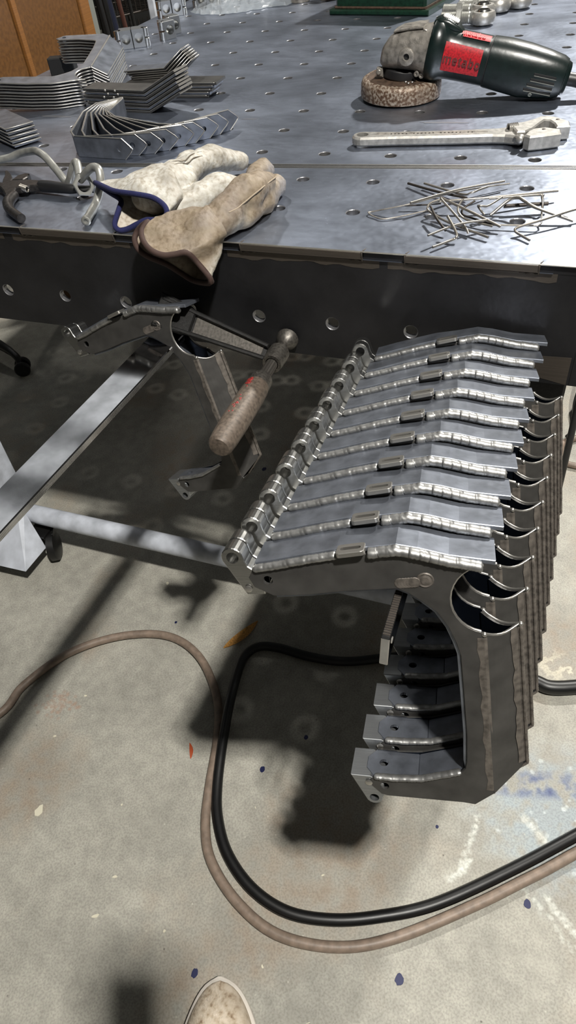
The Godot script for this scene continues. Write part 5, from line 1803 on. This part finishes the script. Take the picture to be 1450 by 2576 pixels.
func workshop_left() -> void:
	# the plywood cabinet, the hoses and the wire rack beyond the bench's left end
	var o := thing("plywood_cabinet", "orange plywood cabinet side with vertical battens, beyond the bench's left end", "cabinet", Vector3(-1.2, -UPY, -0.8))
	var m := mb()
	m.box(Vector3(0.018, 0.86, 0.52), Transform3D(Basis(), Vector3(-1.005, 0.22, -0.92)), 0.001)
	obj("side_panel", m, M.ply, o)
	m = mb()
	m.box(Vector3(0.008, 0.86, 0.017), Transform3D(Basis(), Vector3(-0.993, 0.22, -0.855)), 0.001)
	obj("batten", m, M.plyedge, o, "paler upright batten")
	m = mb()
	m.box(Vector3(0.03, 0.86, 0.045), Transform3D(Basis(), Vector3(-1.004, 0.22, -1.155)), 0.002)
	obj("corner_post", m, M.plyedge, o, "paler corner post")
	m = mb()
	m.box(Vector3(0.03, 0.86, 0.034), Transform3D(Basis(), Vector3(-1.012, 0.22, -1.196)), 0.002)
	obj("metal_trim", m, M.grayedge, o, "grey metal trim beside the corner")
	m = mb()
	m.box(Vector3(0.36, 0.85, 0.018), Transform3D(Basis(), Vector3(-1.195, 0.22, -1.16)), 0.001)
	m.box(Vector3(0.36, 0.018, 0.5), Transform3D(Basis(), Vector3(-1.195, 0.62, -0.92)), 0.001)
	m.box(Vector3(0.36, 0.018, 0.5), Transform3D(Basis(), Vector3(-1.195, -0.2, -0.92)), 0.001)
	for p in [-1.34, -1.04]:
		m.box(Vector3(0.04, 0.7, 0.04), Transform3D(Basis(), Vector3(p, -0.55, -1.13)), 0.002)
	obj("back_panel", m, M.ply, o)
	SH = Vector3(0, UPY, 0)
	var hs := [
		[-1.10, -1.33, 0.014, "rubber", "black hose hanging closest to the cabinet's grey trim", 0.0], [-1.14, -1.40, 0.012, "lead", "thin black hose, second from the cabinet", 0.03],
		[-1.13, -1.455, 0.020, "blueh", "thick dark blue hose hanging among the black ones", 0.05], [-1.17, -1.52, 0.011, "rubber", "black hose just right of the blue one", 0.06],
		[-1.15, -1.575, 0.011, "redh", "faded red brown hose hanging beside the wire rack", 0.07], [-1.19, -1.62, 0.013, "lead", "dark hose looped in front of the wire rack", 0.10], [-1.2, -1.66, 0.009, "rubber", "thinnest black hose, closest to the wire rack", 0.02],
		[-1.08, -1.30, 0.010, "lead", "slim black hose hanging in front of the cabinet's grey trim", 0.02], [-1.16, -1.365, 0.013, "rubber", "black hose between the trim and the blue hose", 0.04], [-1.20, -1.49, 0.012, "lead", "dark hose half hidden behind the blue one", 0.08]]
	for h in hs:
		m = mb()
		var pts := []
		for k in 7:
			var u := k / 6.0
			pts.append(Vector3(h[0] + 0.05 * sin(PI * u), 0.55 - u * 1.25, h[1] + h[5] * 1.4 * sin(PI * u * 1.2) - 0.10 * u * (0.5 + h[5] * 4)))
		m.tube(smooth(pts, 6), [h[2] * 0.68], 12)
		loose("hanging_hose", m, M[h[3]], h[4], "hose", "hoses hanging beyond the bench's left end")
	# wire rack
	o = thing("wire_rack", "black wire rack with stacked shelves behind the hanging hoses", "rack", Vector3(-1.3, -UPY, -1.78))
	var rackx := frame(Vector3(-1.36, 0, -1.70), Vector3(0.45, 0, -0.9), Vector3.UP)
	for s in 12:
		m = mb()
		var y := -0.8 + s * 0.09
		for d in 2:
			m.tube(PackedVector3Array([rackx * Vector3(-0.02, y, d * 0.26 - 0.13), rackx * Vector3(0.26, y, d * 0.26 - 0.13)]), [0.0035], 6)
		for k in 14:
			m.tube(PackedVector3Array([rackx * Vector3(-0.01 + k * 0.02, y + 0.003, -0.13), rackx * Vector3(-0.01 + k * 0.02, y + 0.003, 0.13)]), [0.0018], 5)
			m.tube(PackedVector3Array([rackx * Vector3(-0.01 + k * 0.02, y, 0.13), rackx * Vector3(-0.01 + k * 0.02, y + 0.07, 0.13)]), [0.0016], 5)
		obj("wire_shelf", m, M.wiredark, o)
	m = mb()
	for p in [[-0.02, -0.13], [0.26, -0.13], [-0.02, 0.13], [0.26, 0.13]]:
		m.tube(PackedVector3Array([rackx * Vector3(p[0], -0.9, p[1]), rackx * Vector3(p[0], 0.4, p[1])]), [0.006], 8)
	obj("upright", m, M.black, o)
	# white upright
	o = thing("white_post", "plain white square post standing behind the wire rack", "post", Vector3(-1.145, -UPY, -1.80))
	m = mb()
	m.box(Vector3(0.024, 1.7, 0.024), Transform3D(Basis(Vector3(0, 1, 0), 0.3), Vector3(-1.145, -0.05, -1.80)), 0.003)
	obj("upright", m, M.white, o)
	m = mb()
	m.box(Vector3(0.16, 0.012, 0.16), Transform3D(Basis(Vector3(0, 1, 0), 0.3), Vector3(-1.145, -0.894, -1.80)), 0.002)
	obj("base_plate", m, M.white, o)
	# a second stout steel rack in the dark beyond, seen over the bench
	o = thing("shelf_unit", "dark shelf unit with boxes standing in the shade behind the bench", "shelf", Vector3(-1.9, -UPY, -2.6))
	for s in 5:
		m = mb()
		m.box(Vector3(1.5, 0.02, 0.4), Transform3D(Basis(), Vector3(-1.9, -0.85 + s * 0.34, -2.6)), 0.002)
		obj("shelf_board", m, M.black, o)
	m = mb()
	for p in [[-2.63, -2.78], [-1.17, -2.78], [-2.63, -2.42], [-1.17, -2.42]]:
		m.box(Vector3(0.035, 1.5, 0.035), Transform3D(Basis(), Vector3(p[0], -0.15, p[1])), 0.002)
	obj("upright", m, M.black, o)

# ---------------------------------------------------------------- gloves
static func field(p: Vector3, bones: Array, kk: float) -> float:
	var d := 1e3
	for b in bones:
		var a: Vector3 = b[0]
		var ab: Vector3 = b[1] - a
		var t := clampf((p - a).dot(ab) / ab.length_squared(), 0.0, 1.0)
		var v := p - a - ab * t
		v.y *= b[4]
		var e: float = v.length() - lerpf(b[2], b[3], t)
		var h := clampf(0.5 + 0.5 * (d - e) / kk, 0.0, 1.0)
		d = lerpf(d, e, h) - kk * h * (1.0 - h)
	return d

# brings points down onto the surface of the field, from above
func onto(pts: PackedVector3Array, bones: Array, kk: float, lift: float) -> PackedVector3Array:
	var out := PackedVector3Array()
	for q in pts:
		var p := q
		for k in 14:
			var d := field(p, bones, kk) - lift
			var g := Vector3(field(p + Vector3(0.001, 0, 0), bones, kk) - field(p - Vector3(0.001, 0, 0), bones, kk), field(p + Vector3(0, 0.001, 0), bones, kk) - field(p - Vector3(0, 0.001, 0), bones, kk), field(p + Vector3(0, 0, 0.001), bones, kk) - field(p - Vector3(0, 0, 0.001), bones, kk))
			p -= g.normalized() * d * 0.7
		out.append(p)
	return out

func sdf_mesh(m: MB, bones: Array, kk: float, cell: float, cut: Callable) -> void:
	# bones: [a, b, ra, rb, squash]; smooth union of tapered capsules, meshed as surface nets
	var lo := Vector3(1e9, 1e9, 1e9)
	var hi := -lo
	for b in bones:
		for e in 2:
			var r: float = b[2 + e] + cell * 3
			lo = lo.min(b[e] - Vector3.ONE * r)
			hi = hi.max(b[e] + Vector3.ONE * r)
	var nx := int((hi.x - lo.x) / cell) + 2
	var ny := int((hi.y - lo.y) / cell) + 2
	var nz := int((hi.z - lo.z) / cell) + 2
	var f := PackedFloat32Array()
	f.resize(nx * ny * nz)
	for z in nz:
		for y in ny:
			for x in nx:
				var p := lo + Vector3(x, y, z) * cell
				var d := field(p, bones, kk)
				f[(z * ny + y) * nx + x] = cut.call(p, d)
	var vid := {}
	var verts := PackedVector3Array()
	for z in nz - 1:
		for y in ny - 1:
			for x in nx - 1:
				var s := 0
				var acc := Vector3.ZERO
				var cnt := 0
				var c := []
				for k in 8:
					c.append(f[((z + (k >> 2)) * ny + y + ((k >> 1) & 1)) * nx + x + (k & 1)])
					if c[k] < 0.0: s += 1
				if s == 0 or s == 8: continue
				for e in [[0, 1], [2, 3], [4, 5], [6, 7], [0, 2], [1, 3], [4, 6], [5, 7], [0, 4], [1, 5], [2, 6], [3, 7]]:
					var va: float = c[e[0]]
					var vb: float = c[e[1]]
					if (va < 0.0) != (vb < 0.0):
						var t := va / (va - vb)
						var pa := Vector3(e[0] & 1, (e[0] >> 1) & 1, e[0] >> 2)
						var pb := Vector3(e[1] & 1, (e[1] >> 1) & 1, e[1] >> 2)
						acc += pa.lerp(pb, t)
						cnt += 1
				vid[(z * ny + y) * nx + x] = verts.size()
				verts.append(lo + (Vector3(x, y, z) + acc / cnt) * cell)
	m.g(31)
	for z in range(1, nz - 1):
		for y in range(1, ny - 1):
			for x in range(1, nx - 1):
				var i := (z * ny + y) * nx + x
				for ax in 3:
					var st: int = [1, nx, nx * ny][ax]
					var v0 := f[i]
					var v1 := f[i + st]
					if (v0 < 0.0) == (v1 < 0.0): continue
					var u: int = [nx, nx * ny, 1][ax]
					var w: int = [nx * ny, 1, nx][ax]
					var q0 := verts[vid[i - u - w]]
					var q1 := verts[vid[i - w]]
					var q2 := verts[vid[i]]
					var q3 := verts[vid[i - u]]
					if v0 < 0.0:
						m.q(q0, q1, q2, q3)
					else:
						m.q(q3, q2, q1, q0)
	m.g(-1)

class Tinted extends MB:
	var tint: Callable
	func _init(shift: Vector3, c: Callable) -> void:
		super(shift)
		tint = c
	func v(p: Vector3) -> void:
		st.set_color(tint.call(p))
		st.add_vertex(p + sh)

func cuff(m: MB, rim: Array, c: Vector3, axis: Vector3, rx: float, ry: float, steps: int, bulge: float) -> void:
	var rc := Vector3.ZERO
	for p in rim: rc += p
	rc /= rim.size()
	var ax := axis.normalized()
	var up := (Vector3.UP - ax * ax.y).normalized()
	var sd := ax.cross(up)
	var rows := []
	var n := rim.size()
	var prev := 0.0
	var ang := []
	for i in n:
		var d: Vector3 = rim[i] - rc
		var a := atan2(d.dot(up) / ry, d.dot(sd) / rx)
		if i > 0:
			a = prev + wrapf(a - prev, -PI, PI)
		prev = a
		ang.append(a)
	# spread the angles so that the far ring is even but keeps the order
	var cn := FastNoiseLite.new()
	cn.seed = 77
	cn.frequency = 24.0
	cn.fractal_octaves = 2
	var total: float = signf(ang[n - 1] - ang[0]) * TAU
	for s in steps + 1:
		var u := float(s) / steps
		var w := u * u * (3.0 - 2.0 * u)
		var row := PackedVector3Array()
		for i in n:
			var even: float = ang[0] + total * i / n
			var a := lerpf(ang[i], even, 0.5)
			var tgt := c + up * sin(a) * ry + sd * cos(a) * rx
			var p: Vector3 = rim[i].lerp(tgt, w)
			p += (p - rc.lerp(c, u)).normalized() * (bulge * sin(PI * u) + 0.008 * cn.get_noise_3d(p.x, p.y, p.z) * smoothstep(0.0, 0.3, u))
			row.append(p)
		rows.append(row)
	m.g(33)
	m.skin(rows, true, total > 0)
	m.g(-1)

func gloves() -> void:
	var n := FastNoiseLite.new()
	n.seed = 71
	n.frequency = 22.0
	n.fractal_octaves = 3
	# white glove with the blue binding
	var rim := P3([-0.256, 0.030, 0.021, -0.217, 0.038, 0.055, -0.190, 0.042, 0.075, -0.152, 0.045, 0.088, -0.128, 0.042, 0.089, -0.112, 0.034, 0.093, -0.110, 0.025, 0.097, -0.127, 0.016, 0.092, -0.143, 0.015, 0.091, -0.157, 0.010, 0.094, -0.171, 0.0045, 0.098, -0.181, 0.0045, 0.102, -0.188, 0.010, 0.097, -0.191, 0.020, 0.075, -0.197, 0.024, 0.058, -0.228, 0.024, 0.035])
	var o := thing("work_glove", "pale leather work glove with a blue bound cuff, lying further back", "glove", Vector3(-0.14, 0, 0.03))
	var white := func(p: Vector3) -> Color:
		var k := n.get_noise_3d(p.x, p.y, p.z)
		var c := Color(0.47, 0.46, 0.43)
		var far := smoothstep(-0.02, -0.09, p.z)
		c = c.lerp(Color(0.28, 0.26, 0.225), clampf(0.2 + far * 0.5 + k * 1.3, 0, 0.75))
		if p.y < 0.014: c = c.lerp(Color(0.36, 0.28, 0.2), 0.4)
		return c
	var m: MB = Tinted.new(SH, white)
	var rs := smooth(rim, 4, true)
	var ra := []
	for p in rs: ra.append(p)
	var wc := Vector3(-0.130, 0.0335, 0.030)
	cuff(m, ra, wc, Vector3(0.045, 0.01, -0.045), 0.040, 0.030, 14, 0.004)
	obj("cuff", m, M.leather, o, "open gauntlet cuff")
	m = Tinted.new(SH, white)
	var wob := func(p: Vector3, d: float) -> float: return d + 0.0042 * n.get_noise_3d(p.x * 1.1, p.y * 1.1 + 3.0, p.z * 1.1)
	var b1 := [
		[Vector3(-0.150, 0.032, 0.046), Vector3(-0.134, 0.034, 0.020), 0.031, 0.028, 1.15],
		[Vector3(-0.137, 0.034, 0.016), Vector3(-0.135, 0.032, -0.026), 0.027, 0.020, 1.1],
		[Vector3(-0.124, 0.042, -0.018), Vector3(-0.114, 0.039, -0.060), 0.0165, 0.0165, 1.0],
		[Vector3(-0.114, 0.039, -0.060), Vector3(-0.094, 0.020, -0.104), 0.0165, 0.0125, 1.0],
		[Vector3(-0.150, 0.029, -0.030), Vector3(-0.160, 0.026, -0.080), 0.0165, 0.0150, 1.0],
		[Vector3(-0.172, 0.020, -0.020), Vector3(-0.197, 0.014, -0.070), 0.016, 0.012, 1.0],
		[Vector3(-0.112, 0.019, 0.060), Vector3(-0.092, 0.023, 0.036), 0.017, 0.0175, 1.0],
		[Vector3(-0.092, 0.023, 0.036), Vector3(-0.077, 0.027, 0.014), 0.0170, 0.0180, 1.0],
		[Vector3(-0.077, 0.027, 0.014), Vector3(-0.060, 0.021, -0.004), 0.0180, 0.0155, 1.0]]
	sdf_mesh(m, b1, 0.0055, 0.0032, wob)
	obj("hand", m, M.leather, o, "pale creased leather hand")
	m = mb()
	m.tube(rs, [0.0034], 8, true)
	obj("binding", m, M.navy, o, "dark blue woven binding")
	m = mb()
	for off in [0.0, 0.0075]:
		var pts := [Vector3(-0.140 + off, 0.0665, 0.036 + off), Vector3(-0.130 + off, 0.0672, 0.012 + off), Vector3(-0.121 + off, 0.064, -0.010 + off), Vector3(-0.113 + off, 0.058, -0.030 + off)]
		m.tube(onto(smooth(pts, 8), b1, 0.0055, -0.0002), [0.0008], 6)
	obj("seam", m, M.stitch, o, "raised double seam")
	# tan glove with the brown binding
	rim = P3([-0.117, 0.030, 0.130, -0.119, 0.026, 0.143, -0.112, 0.020, 0.157, -0.097, 0.014, 0.168, -0.081, 0.010, 0.170, -0.068, 0.010, 0.166, -0.055, 0.010, 0.160, -0.047, -0.005, 0.153, -0.031, -0.025, 0.157, -0.068, -0.040, 0.132, -0.086, -0.035, 0.127, -0.104, -0.022, 0.130, -0.122, -0.010, 0.138, -0.133, 0.000, 0.140, -0.142, 0.008, 0.129, -0.136, 0.018, 0.122])
	o = thing("work_glove", "tan leather work glove with a brown bound cuff, hanging over the bench edge", "glove", Vector3(-0.06, 0, 0.09))
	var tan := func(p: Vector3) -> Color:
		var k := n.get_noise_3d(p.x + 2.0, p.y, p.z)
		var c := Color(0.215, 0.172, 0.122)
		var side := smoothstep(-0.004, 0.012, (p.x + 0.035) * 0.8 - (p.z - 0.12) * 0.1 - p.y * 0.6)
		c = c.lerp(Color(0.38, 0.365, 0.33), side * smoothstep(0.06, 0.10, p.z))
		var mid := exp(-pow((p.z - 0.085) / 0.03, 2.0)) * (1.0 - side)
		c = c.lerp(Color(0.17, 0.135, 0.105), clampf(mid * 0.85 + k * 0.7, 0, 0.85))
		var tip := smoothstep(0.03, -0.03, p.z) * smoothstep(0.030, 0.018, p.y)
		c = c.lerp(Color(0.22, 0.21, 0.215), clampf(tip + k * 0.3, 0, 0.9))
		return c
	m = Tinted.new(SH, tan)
	rs = smooth(rim, 4, true)
	ra = []
	for p in rs: ra.append(p)
	cuff(m, ra, Vector3(-0.046, 0.0185, 0.098), Vector3(0.04, 0.012, -0.05), 0.034, 0.0205, 14, 0.002)
	obj("cuff", m, M.leather, o, "open tan cuff hanging over the edge")
	m = Tinted.new(SH, tan)
	var b2 := [
		[Vector3(-0.056, 0.0185, 0.110), Vector3(-0.038, 0.0205, 0.084), 0.026, 0.025, 1.35],
		[Vector3(-0.038, 0.0205, 0.084), Vector3(-0.034, 0.019, 0.045), 0.024, 0.020, 1.25],
		[Vector3(-0.038, 0.026, 0.084), Vector3(-0.019, 0.037, 0.044), 0.018, 0.0195, 1.0],
		[Vector3(-0.019, 0.037, 0.044), Vector3(-0.012, 0.035, 0.002), 0.0195, 0.0125, 1.0],
		[Vector3(-0.022, 0.0145, 0.070), Vector3(-0.012, 0.0145, 0.018), 0.0135, 0.0145, 1.0],
		[Vector3(-0.012, 0.0145, 0.018), Vector3(-0.017, 0.0145, -0.040), 0.0145, 0.0140, 1.0],
		[Vector3(-0.045, 0.0165, 0.010), Vector3(-0.052, 0.0165, -0.055), 0.0155, 0.0145, 1.0],
		[Vector3(-0.052, 0.0165, -0.055), Vector3(-0.052, 0.016, -0.088), 0.0150, 0.0135, 1.0]]
	sdf_mesh(m, b2, 0.0045, 0.0032, wob)
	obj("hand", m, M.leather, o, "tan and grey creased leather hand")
	m = mb()
	m.tube(rs, [0.0036], 8, true)
	obj("binding", m, M.binding, o, "brown ribbed binding")
	m = mb()
	m.tube(onto(smooth([Vector3(-0.024, 0.033, 0.098), Vector3(-0.012, 0.036, 0.078), Vector3(0.002, 0.044, 0.050), Vector3(0.004, 0.042, 0.020), Vector3(0.0, 0.038, -0.006)], 8), b2, 0.0045, 0.0), [0.0009], 6)
	obj("seam", m, M.stitchpale, o, "stitched side seam")

# ---------------------------------------------------------------- floor things
func floor_things() -> void:
	SH = Vector3(0, UPY, 0)
	var m := mb()
	m.tube(smooth(P3([-0.80, -0.891, 0.66, -0.640, -0.891, 0.520, -0.556, -0.891, 0.414, -0.546, -0.891, 0.343, -0.497, -0.891, 0.247, -0.408, -0.891, 0.174, -0.304, -0.891, 0.142, -0.214, -0.891, 0.169, -0.138, -0.891, 0.245, -0.100, -0.891, 0.325, -0.074, -0.891, 0.423, -0.052, -0.891, 0.489, -0.018, -0.891, 0.540, 0.049, -0.891, 0.585, 0.129, -0.891, 0.608, 0.223, -0.891, 0.595, 0.308, -0.891, 0.553, 0.418, -0.891, 0.468, 0.503, -0.891, 0.394, 0.65, -0.891, 0.27, 0.95, -0.891, 0.10, 1.6, -0.891, -0.05]), 8), [0.0088], 14)
	loose("floor_hose", m, M.hose, "dusty tan hose curving across the concrete in a wide S", "hose")
	m = mb()
	m.tube(smooth(P3([1.6, -0.8895, -0.10, 0.95, -0.8895, 0.05, 0.65, -0.8895, 0.232, 0.589, -0.8895, 0.284, 0.472, -0.8895, 0.392, 0.359, -0.8895, 0.486, 0.274, -0.8895, 0.534, 0.203, -0.8895, 0.562, 0.132, -0.8895, 0.573, 0.064, -0.8895, 0.558, 0.004, -0.8895, 0.520, -0.036, -0.8895, 0.470, -0.059, -0.888, 0.419, -0.079, -0.880, 0.347, -0.097, -0.874, 0.268, -0.113, -0.884, 0.190, -0.116, -0.8895, 0.143, -0.097, -0.8895, 0.113, -0.055, -0.8895, 0.103, 0.018, -0.8895, 0.105, 0.093, -0.8895, 0.095, 0.170, -0.8895, 0.063, 0.269, -0.8895, 0.019, 0.40, -0.8895, -0.03]), 8), [0.0098], 14)
	loose("welding_cable", m, M.rubber, "black rubber cable lying along the tan hose, turning under the bench", "cable")
	m = mb()
	m.tube(smooth(P3([0.30, -0.884, 0.01, 0.36, -0.884, 0.025, 0.429, -0.885, 0.032, 0.468, -0.885, 0.037, 0.495, -0.885, 0.041, 0.541, -0.885, 0.026, 0.62, -0.885, -0.01, 0.9, -0.885, -0.15, 1.7, -0.885, -0.3]), 8), [0.014], 14)
	loose("thick_cable", m, M.rubber, "thick black cable coming out at the brackets' right side", "cable")
	m = mb()
	m.tube(smooth(P3([0.75, -0.892, -0.86, 0.60, -0.892, -0.84, 0.533, -0.892, -0.801, 0.495, -0.892, -0.755, 0.466, -0.892, -0.729, 0.461, -0.892, -0.684, 0.477, -0.892, -0.648, 0.502, -0.892, -0.640, 0.56, -0.892, -0.64, 0.75, -0.892, -0.66]), 8), [0.008], 12)
	loose("looped_hose", m, M.hose, "tan hose looped on the floor at the right, behind the brackets", "hose")
	m = mb()
	m.tube(smooth(P3([0.56, -0.60, -1.13, 0.52, -0.72, -1.03, 0.495, -0.80, -0.949, 0.480, -0.860, -0.885, 0.484, -0.880, -0.82, 0.483, -0.876, -0.765, 0.470, -0.874, -0.733]), 8), [0.0055], 10)
	loose("drop_lead", m, M.lead, "thin black lead hanging down to the looped tan hose", "cable")
	# fallen leaves
	var rows := [[Vector3(-0.172, -0.8985, 0.131), Vector3(-0.126, -0.8985, 0.044), 0.012, "leaf", "long dry yellow leaf under the bench beside the black cable"], [Vector3(-0.134, -0.899, 0.381), Vector3(-0.150, -0.899, 0.352), 0.004, "leafred", "small curled orange leaf on the concrete left of the hoses"]]
	for r in rows:
		m = mb()
		var d: Vector3 = r[1] - r[0]
		var sd := d.cross(Vector3.UP).normalized()
		var rr := []
		for i in 13:
			var u := i / 12.0
			var w: float = r[2] * pow(sin(PI * clampf(u * 0.96 + 0.02, 0, 1)), 0.8) * (1.0 - 0.25 * u)
			var c: Vector3 = r[0] + d * u + sd * 0.008 * sin(PI * u) * (r[2] / 0.012)
			var lift: float = 0.005 * sin(PI * u) * (r[2] / 0.012)
			rr.append(PackedVector3Array([c - sd * w + Vector3(0, lift + w * 0.22, 0), c + Vector3(0, lift, 0), c + sd * w + Vector3(0, lift + w * 0.22, 0)]))
		m.g(5)
		m.skin(rr, false, true)
		var low := []
		for row in rr:
			low.append(PackedVector3Array([row[0] - Vector3(0, 0.0005, 0), row[1] - Vector3(0, 0.0005, 0), row[2] - Vector3(0, 0.0005, 0)]))
		m.skin(low, false, false)
		m.g(-1)
		loose("fallen_leaf", m, M[r[3]], r[4], "leaf")
	# drops of blue paint and pale flakes
	var rg := RandomNumberGenerator.new()
	rg.seed = 91
	var dl := ["dried blue paint drop just left of the shoe's toe", "largest dried blue paint drop, well right of the shoe", "dried blue paint drop beyond the tan hose near the photo's right edge", "dried blue paint drop inside the bend of the black cable", "tiny blue paint drop above the tan hose's left arch", "tiny blue paint drop below the frontmost bracket's lower arm", "dried blue paint drop under the bench near the left bracket's foot", "blue paint drop in the deep shade beside the black cable"]
	var di := 0
	for d in [[0.022, 0.697, 0.0055], [0.325, 0.604, 0.0068], [0.495, 0.439, 0.0058], [0.006, 0.359, 0.005], [-0.305, 0.098, 0.003], [0.336, 0.364, 0.0026], [-0.295, -0.438, 0.006], [0.065, 0.274, 0.004]]:
		m = mb()
		var pl := PackedVector2Array()
		for k in 14:
			pl.append(Vector2.from_angle(TAU * k / 14.0) * d[2] * Vector2(1.0, 1.25) * rg.randf_range(0.85, 1.1))
		m.prism(pl, 0.0, 0.0006, Transform3D(Basis.from_euler(Vector3(-PI / 2, 0, 0)), Vector3(d[0], -0.9, d[1])), 0.0003)
		loose("paint_drop", m, M.bluespot, dl[di], "paint drop", "dried blue paint drops on the floor")
		di += 1
	var fw := ["largest pale flake on the concrete, left of the hoses", "pale flake on the lit floor in front of the white tube", "pale flake near the pinkish stain on the left floor", "pale flake on the lower left floor, above the soft dark shadow", "pale flake just above the lower left one", "pale flake at the right near the white paint streak"]
	var fi := 0
	for d in [[-0.364, 0.557, 0.011], [-0.375, 0.001, 0.004], [-0.408, 0.322, 0.0028], [-0.171, 0.677, 0.0045], [-0.170, 0.613, 0.0035], [0.398, 0.412, 0.003], [-0.30, 0.60, 0.0022], [-0.05, 0.66, 0.0022], [0.12, 0.655, 0.0025], [0.21, 0.70, 0.0025], [-0.42, 0.42, 0.0025], [-0.22, 0.50, 0.002], [0.02, 0.43, 0.0018], [0.17, 0.50, 0.0022]]:
		m = mb()
		var pl := PackedVector2Array()
		var nn := 9
		for k in nn:
			pl.append(Vector2.from_angle(TAU * k / nn + 0.5) * d[2] * Vector2(0.7, 1.4).rotated(d[0] * 9.0) * rg.randf_range(0.55, 1.15))
		m.prism(pl, 0.0, 0.0007, Transform3D(Basis.from_euler(Vector3(-PI / 2, 0.6, 0)), Vector3(d[0], -0.9, d[1])))
		loose("pale_flake", m, M.flake, fw[fi] if fi < fw.size() else "tiny pale fleck scattered on the concrete of the lower floor", "flake", "pale flakes on the floor")
		fi += 1
	# the photographer's canvas shoe
	var o := thing("canvas_shoe", "worn off-white canvas shoe toe standing on the concrete at the bottom", "shoe", Vector3(0.10, -UPY, 0.80))
	var sx := Transform3D(Basis(Vector3(0, 1, 0), 0.335), Vector3(0.0685, -0.9, 0.694))
	var upper := []
	var sole := []
	for i in 24:
		var u := i / 23.0
		var zz := pow(u, 1.5) * 0.29
		var hw := 0.055 * pow(clampf(u * 2.6, 0, 1), 0.62) * (1.0 - 0.22 * smoothstep(0.45, 0.75, u) + 0.08 * smoothstep(0.8, 1.0, u))
		if i == 0: hw = 0.002
		var ht := 0.024 + 0.026 * smoothstep(0.0, 0.35, u) + 0.05 * smoothstep(0.4, 0.9, u)
		var row := PackedVector3Array()
		for k in 17:
			var a := PI * k / 16.0
			row.append(sx * Vector3(cos(a) * hw * 0.985 + 0.004 * sin(u * 3.0), 0.022 + sin(a) * (ht - 0.012) * pow(clampf(u * 3.2 + 0.12, 0, 1), 0.5), zz + 0.004 - 0.0015 * sin(a)))
		upper.append(row)
		var srow := PackedVector3Array()
		for q in [[-1.0, 0.0], [-1.04, 0.006], [-1.05, 0.016], [-1.0, 0.0255], [1.0, 0.0255], [1.05, 0.016], [1.04, 0.006], [1.0, 0.0]]:
			srow.append(sx * Vector3(q[0] * (hw + 0.001) + 0.004 * sin(u * 3.0), q[1], zz - (0.003 if i == 0 else 0.0)))
		sole.append(srow)
	m = mb()
	m.g(9)
	m.skin(upper, false, true)
	m.g(-1)
	obj("upper", m, M.canvas, o, "grubby ribbed canvas upper")
	m = mb()
	m.g(9)
	m.skin(sole, true, false)
	m.g(-1)
	m.fan(sole[23], true)
	obj("sole", m, M.sole, o, "off-white rubber sole")
	m = mb()
	m.lathe([Vector2(0.0036, 0.0), Vector2(0.003, 0.001), Vector2(0.0022, 0.0006), Vector2(0, 0.0003)], 12, sx * Transform3D(Basis.from_euler(Vector3(0, 0, 0.5)), Vector3(-0.0255, 0.0545, 0.078)))
	obj("eyelet", m, M.dark, o, "small dark eyelet")
	# castor foot of a chair at the far left
	o = thing("office_chair", "black chair base with a castor, cut off by the photo's left edge", "chair", Vector3(-1.45, -UPY, -0.76))
	m = mb()
	m.tube(smooth(P3([-1.75, -0.70, -0.90, -1.60, -0.815, -0.83, -1.46, -0.83, -0.775, -1.35, -0.835, -0.735, -1.30, -0.846, -0.715, -1.285, -0.862, -0.706]), 6), [0.021, 0.021, 0.021, 0.021, 0.021, 0.021, 0.021, 0.021, 0.021, 0.021, 0.021, 0.02, 0.02, 0.019, 0.018, 0.017, 0.016, 0.015, 0.014, 0.014, 0.013, 0.012], 12)
	obj("base_arm", m, M.black, o)
	m = mb()
	for s in [-1.0, 1.0]:
		var wx := along(Vector3(-1.275, -0.874, -0.70), Vector3(0.55, 0, 0.84))
		m.lathe([Vector2(0.0, s * 0.017 - 0.008), Vector2(0.022, s * 0.017 - 0.008), Vector2(0.026, s * 0.017 - 0.005), Vector2(0.026, s * 0.017 + 0.005), Vector2(0.022, s * 0.017 + 0.008), Vector2(0.0, s * 0.017 + 0.008)], 22, wx, 0.6)
	obj("castor", m, M.black, o)
	m = mb()
	m.tube(PackedVector3Array([Vector3(-1.75, -0.73, -0.90), Vector3(-1.75, -0.42, -0.90)]), [0.028], 16)
	m.box(Vector3(0.46, 0.06, 0.46), Transform3D(Basis(), Vector3(-1.75, -0.40, -0.90)), 0.02)
	obj("column_and_seat", m, M.black, o)

func photographer() -> void:
	# what stands behind the lens and throws the soft shadow at the lower left: the telephone itself
	var o := thing("telephone", "slim black telephone held upright over the floor, outside the picture", "telephone", Vector3(0.37, 0.38, 0.88))
	var cb := Basis.from_euler(Vector3(deg_to_rad(-44.98998), deg_to_rad(24.48611), deg_to_rad(-7.00404)), EULER_ORDER_YXZ)
	var xf := Transform3D(cb, Vector3(0.34555, 0.35596, 0.84555))
	var m := mb()
	m.box(Vector3(0.078, 0.164, 0.009), xf * Transform3D(Basis(), Vector3(0.018, -0.062, 0.03)), 0.003)
	obj("body", m, M.black, o)

func _ready() -> void:
	rng.seed = 5
	stage()
	materials()
	lights()
	room()
	bench()
	brackets()
	clamps()
	grinder()
	wrench()
	gloves()
	plate_stack()
	nested()
	strips()
	pliers()
	bent_rod()
	wires()
	hinge_blocks()
	rod_ends()
	back_goods()
	workshop_left()
	floor_things()
	photographer()
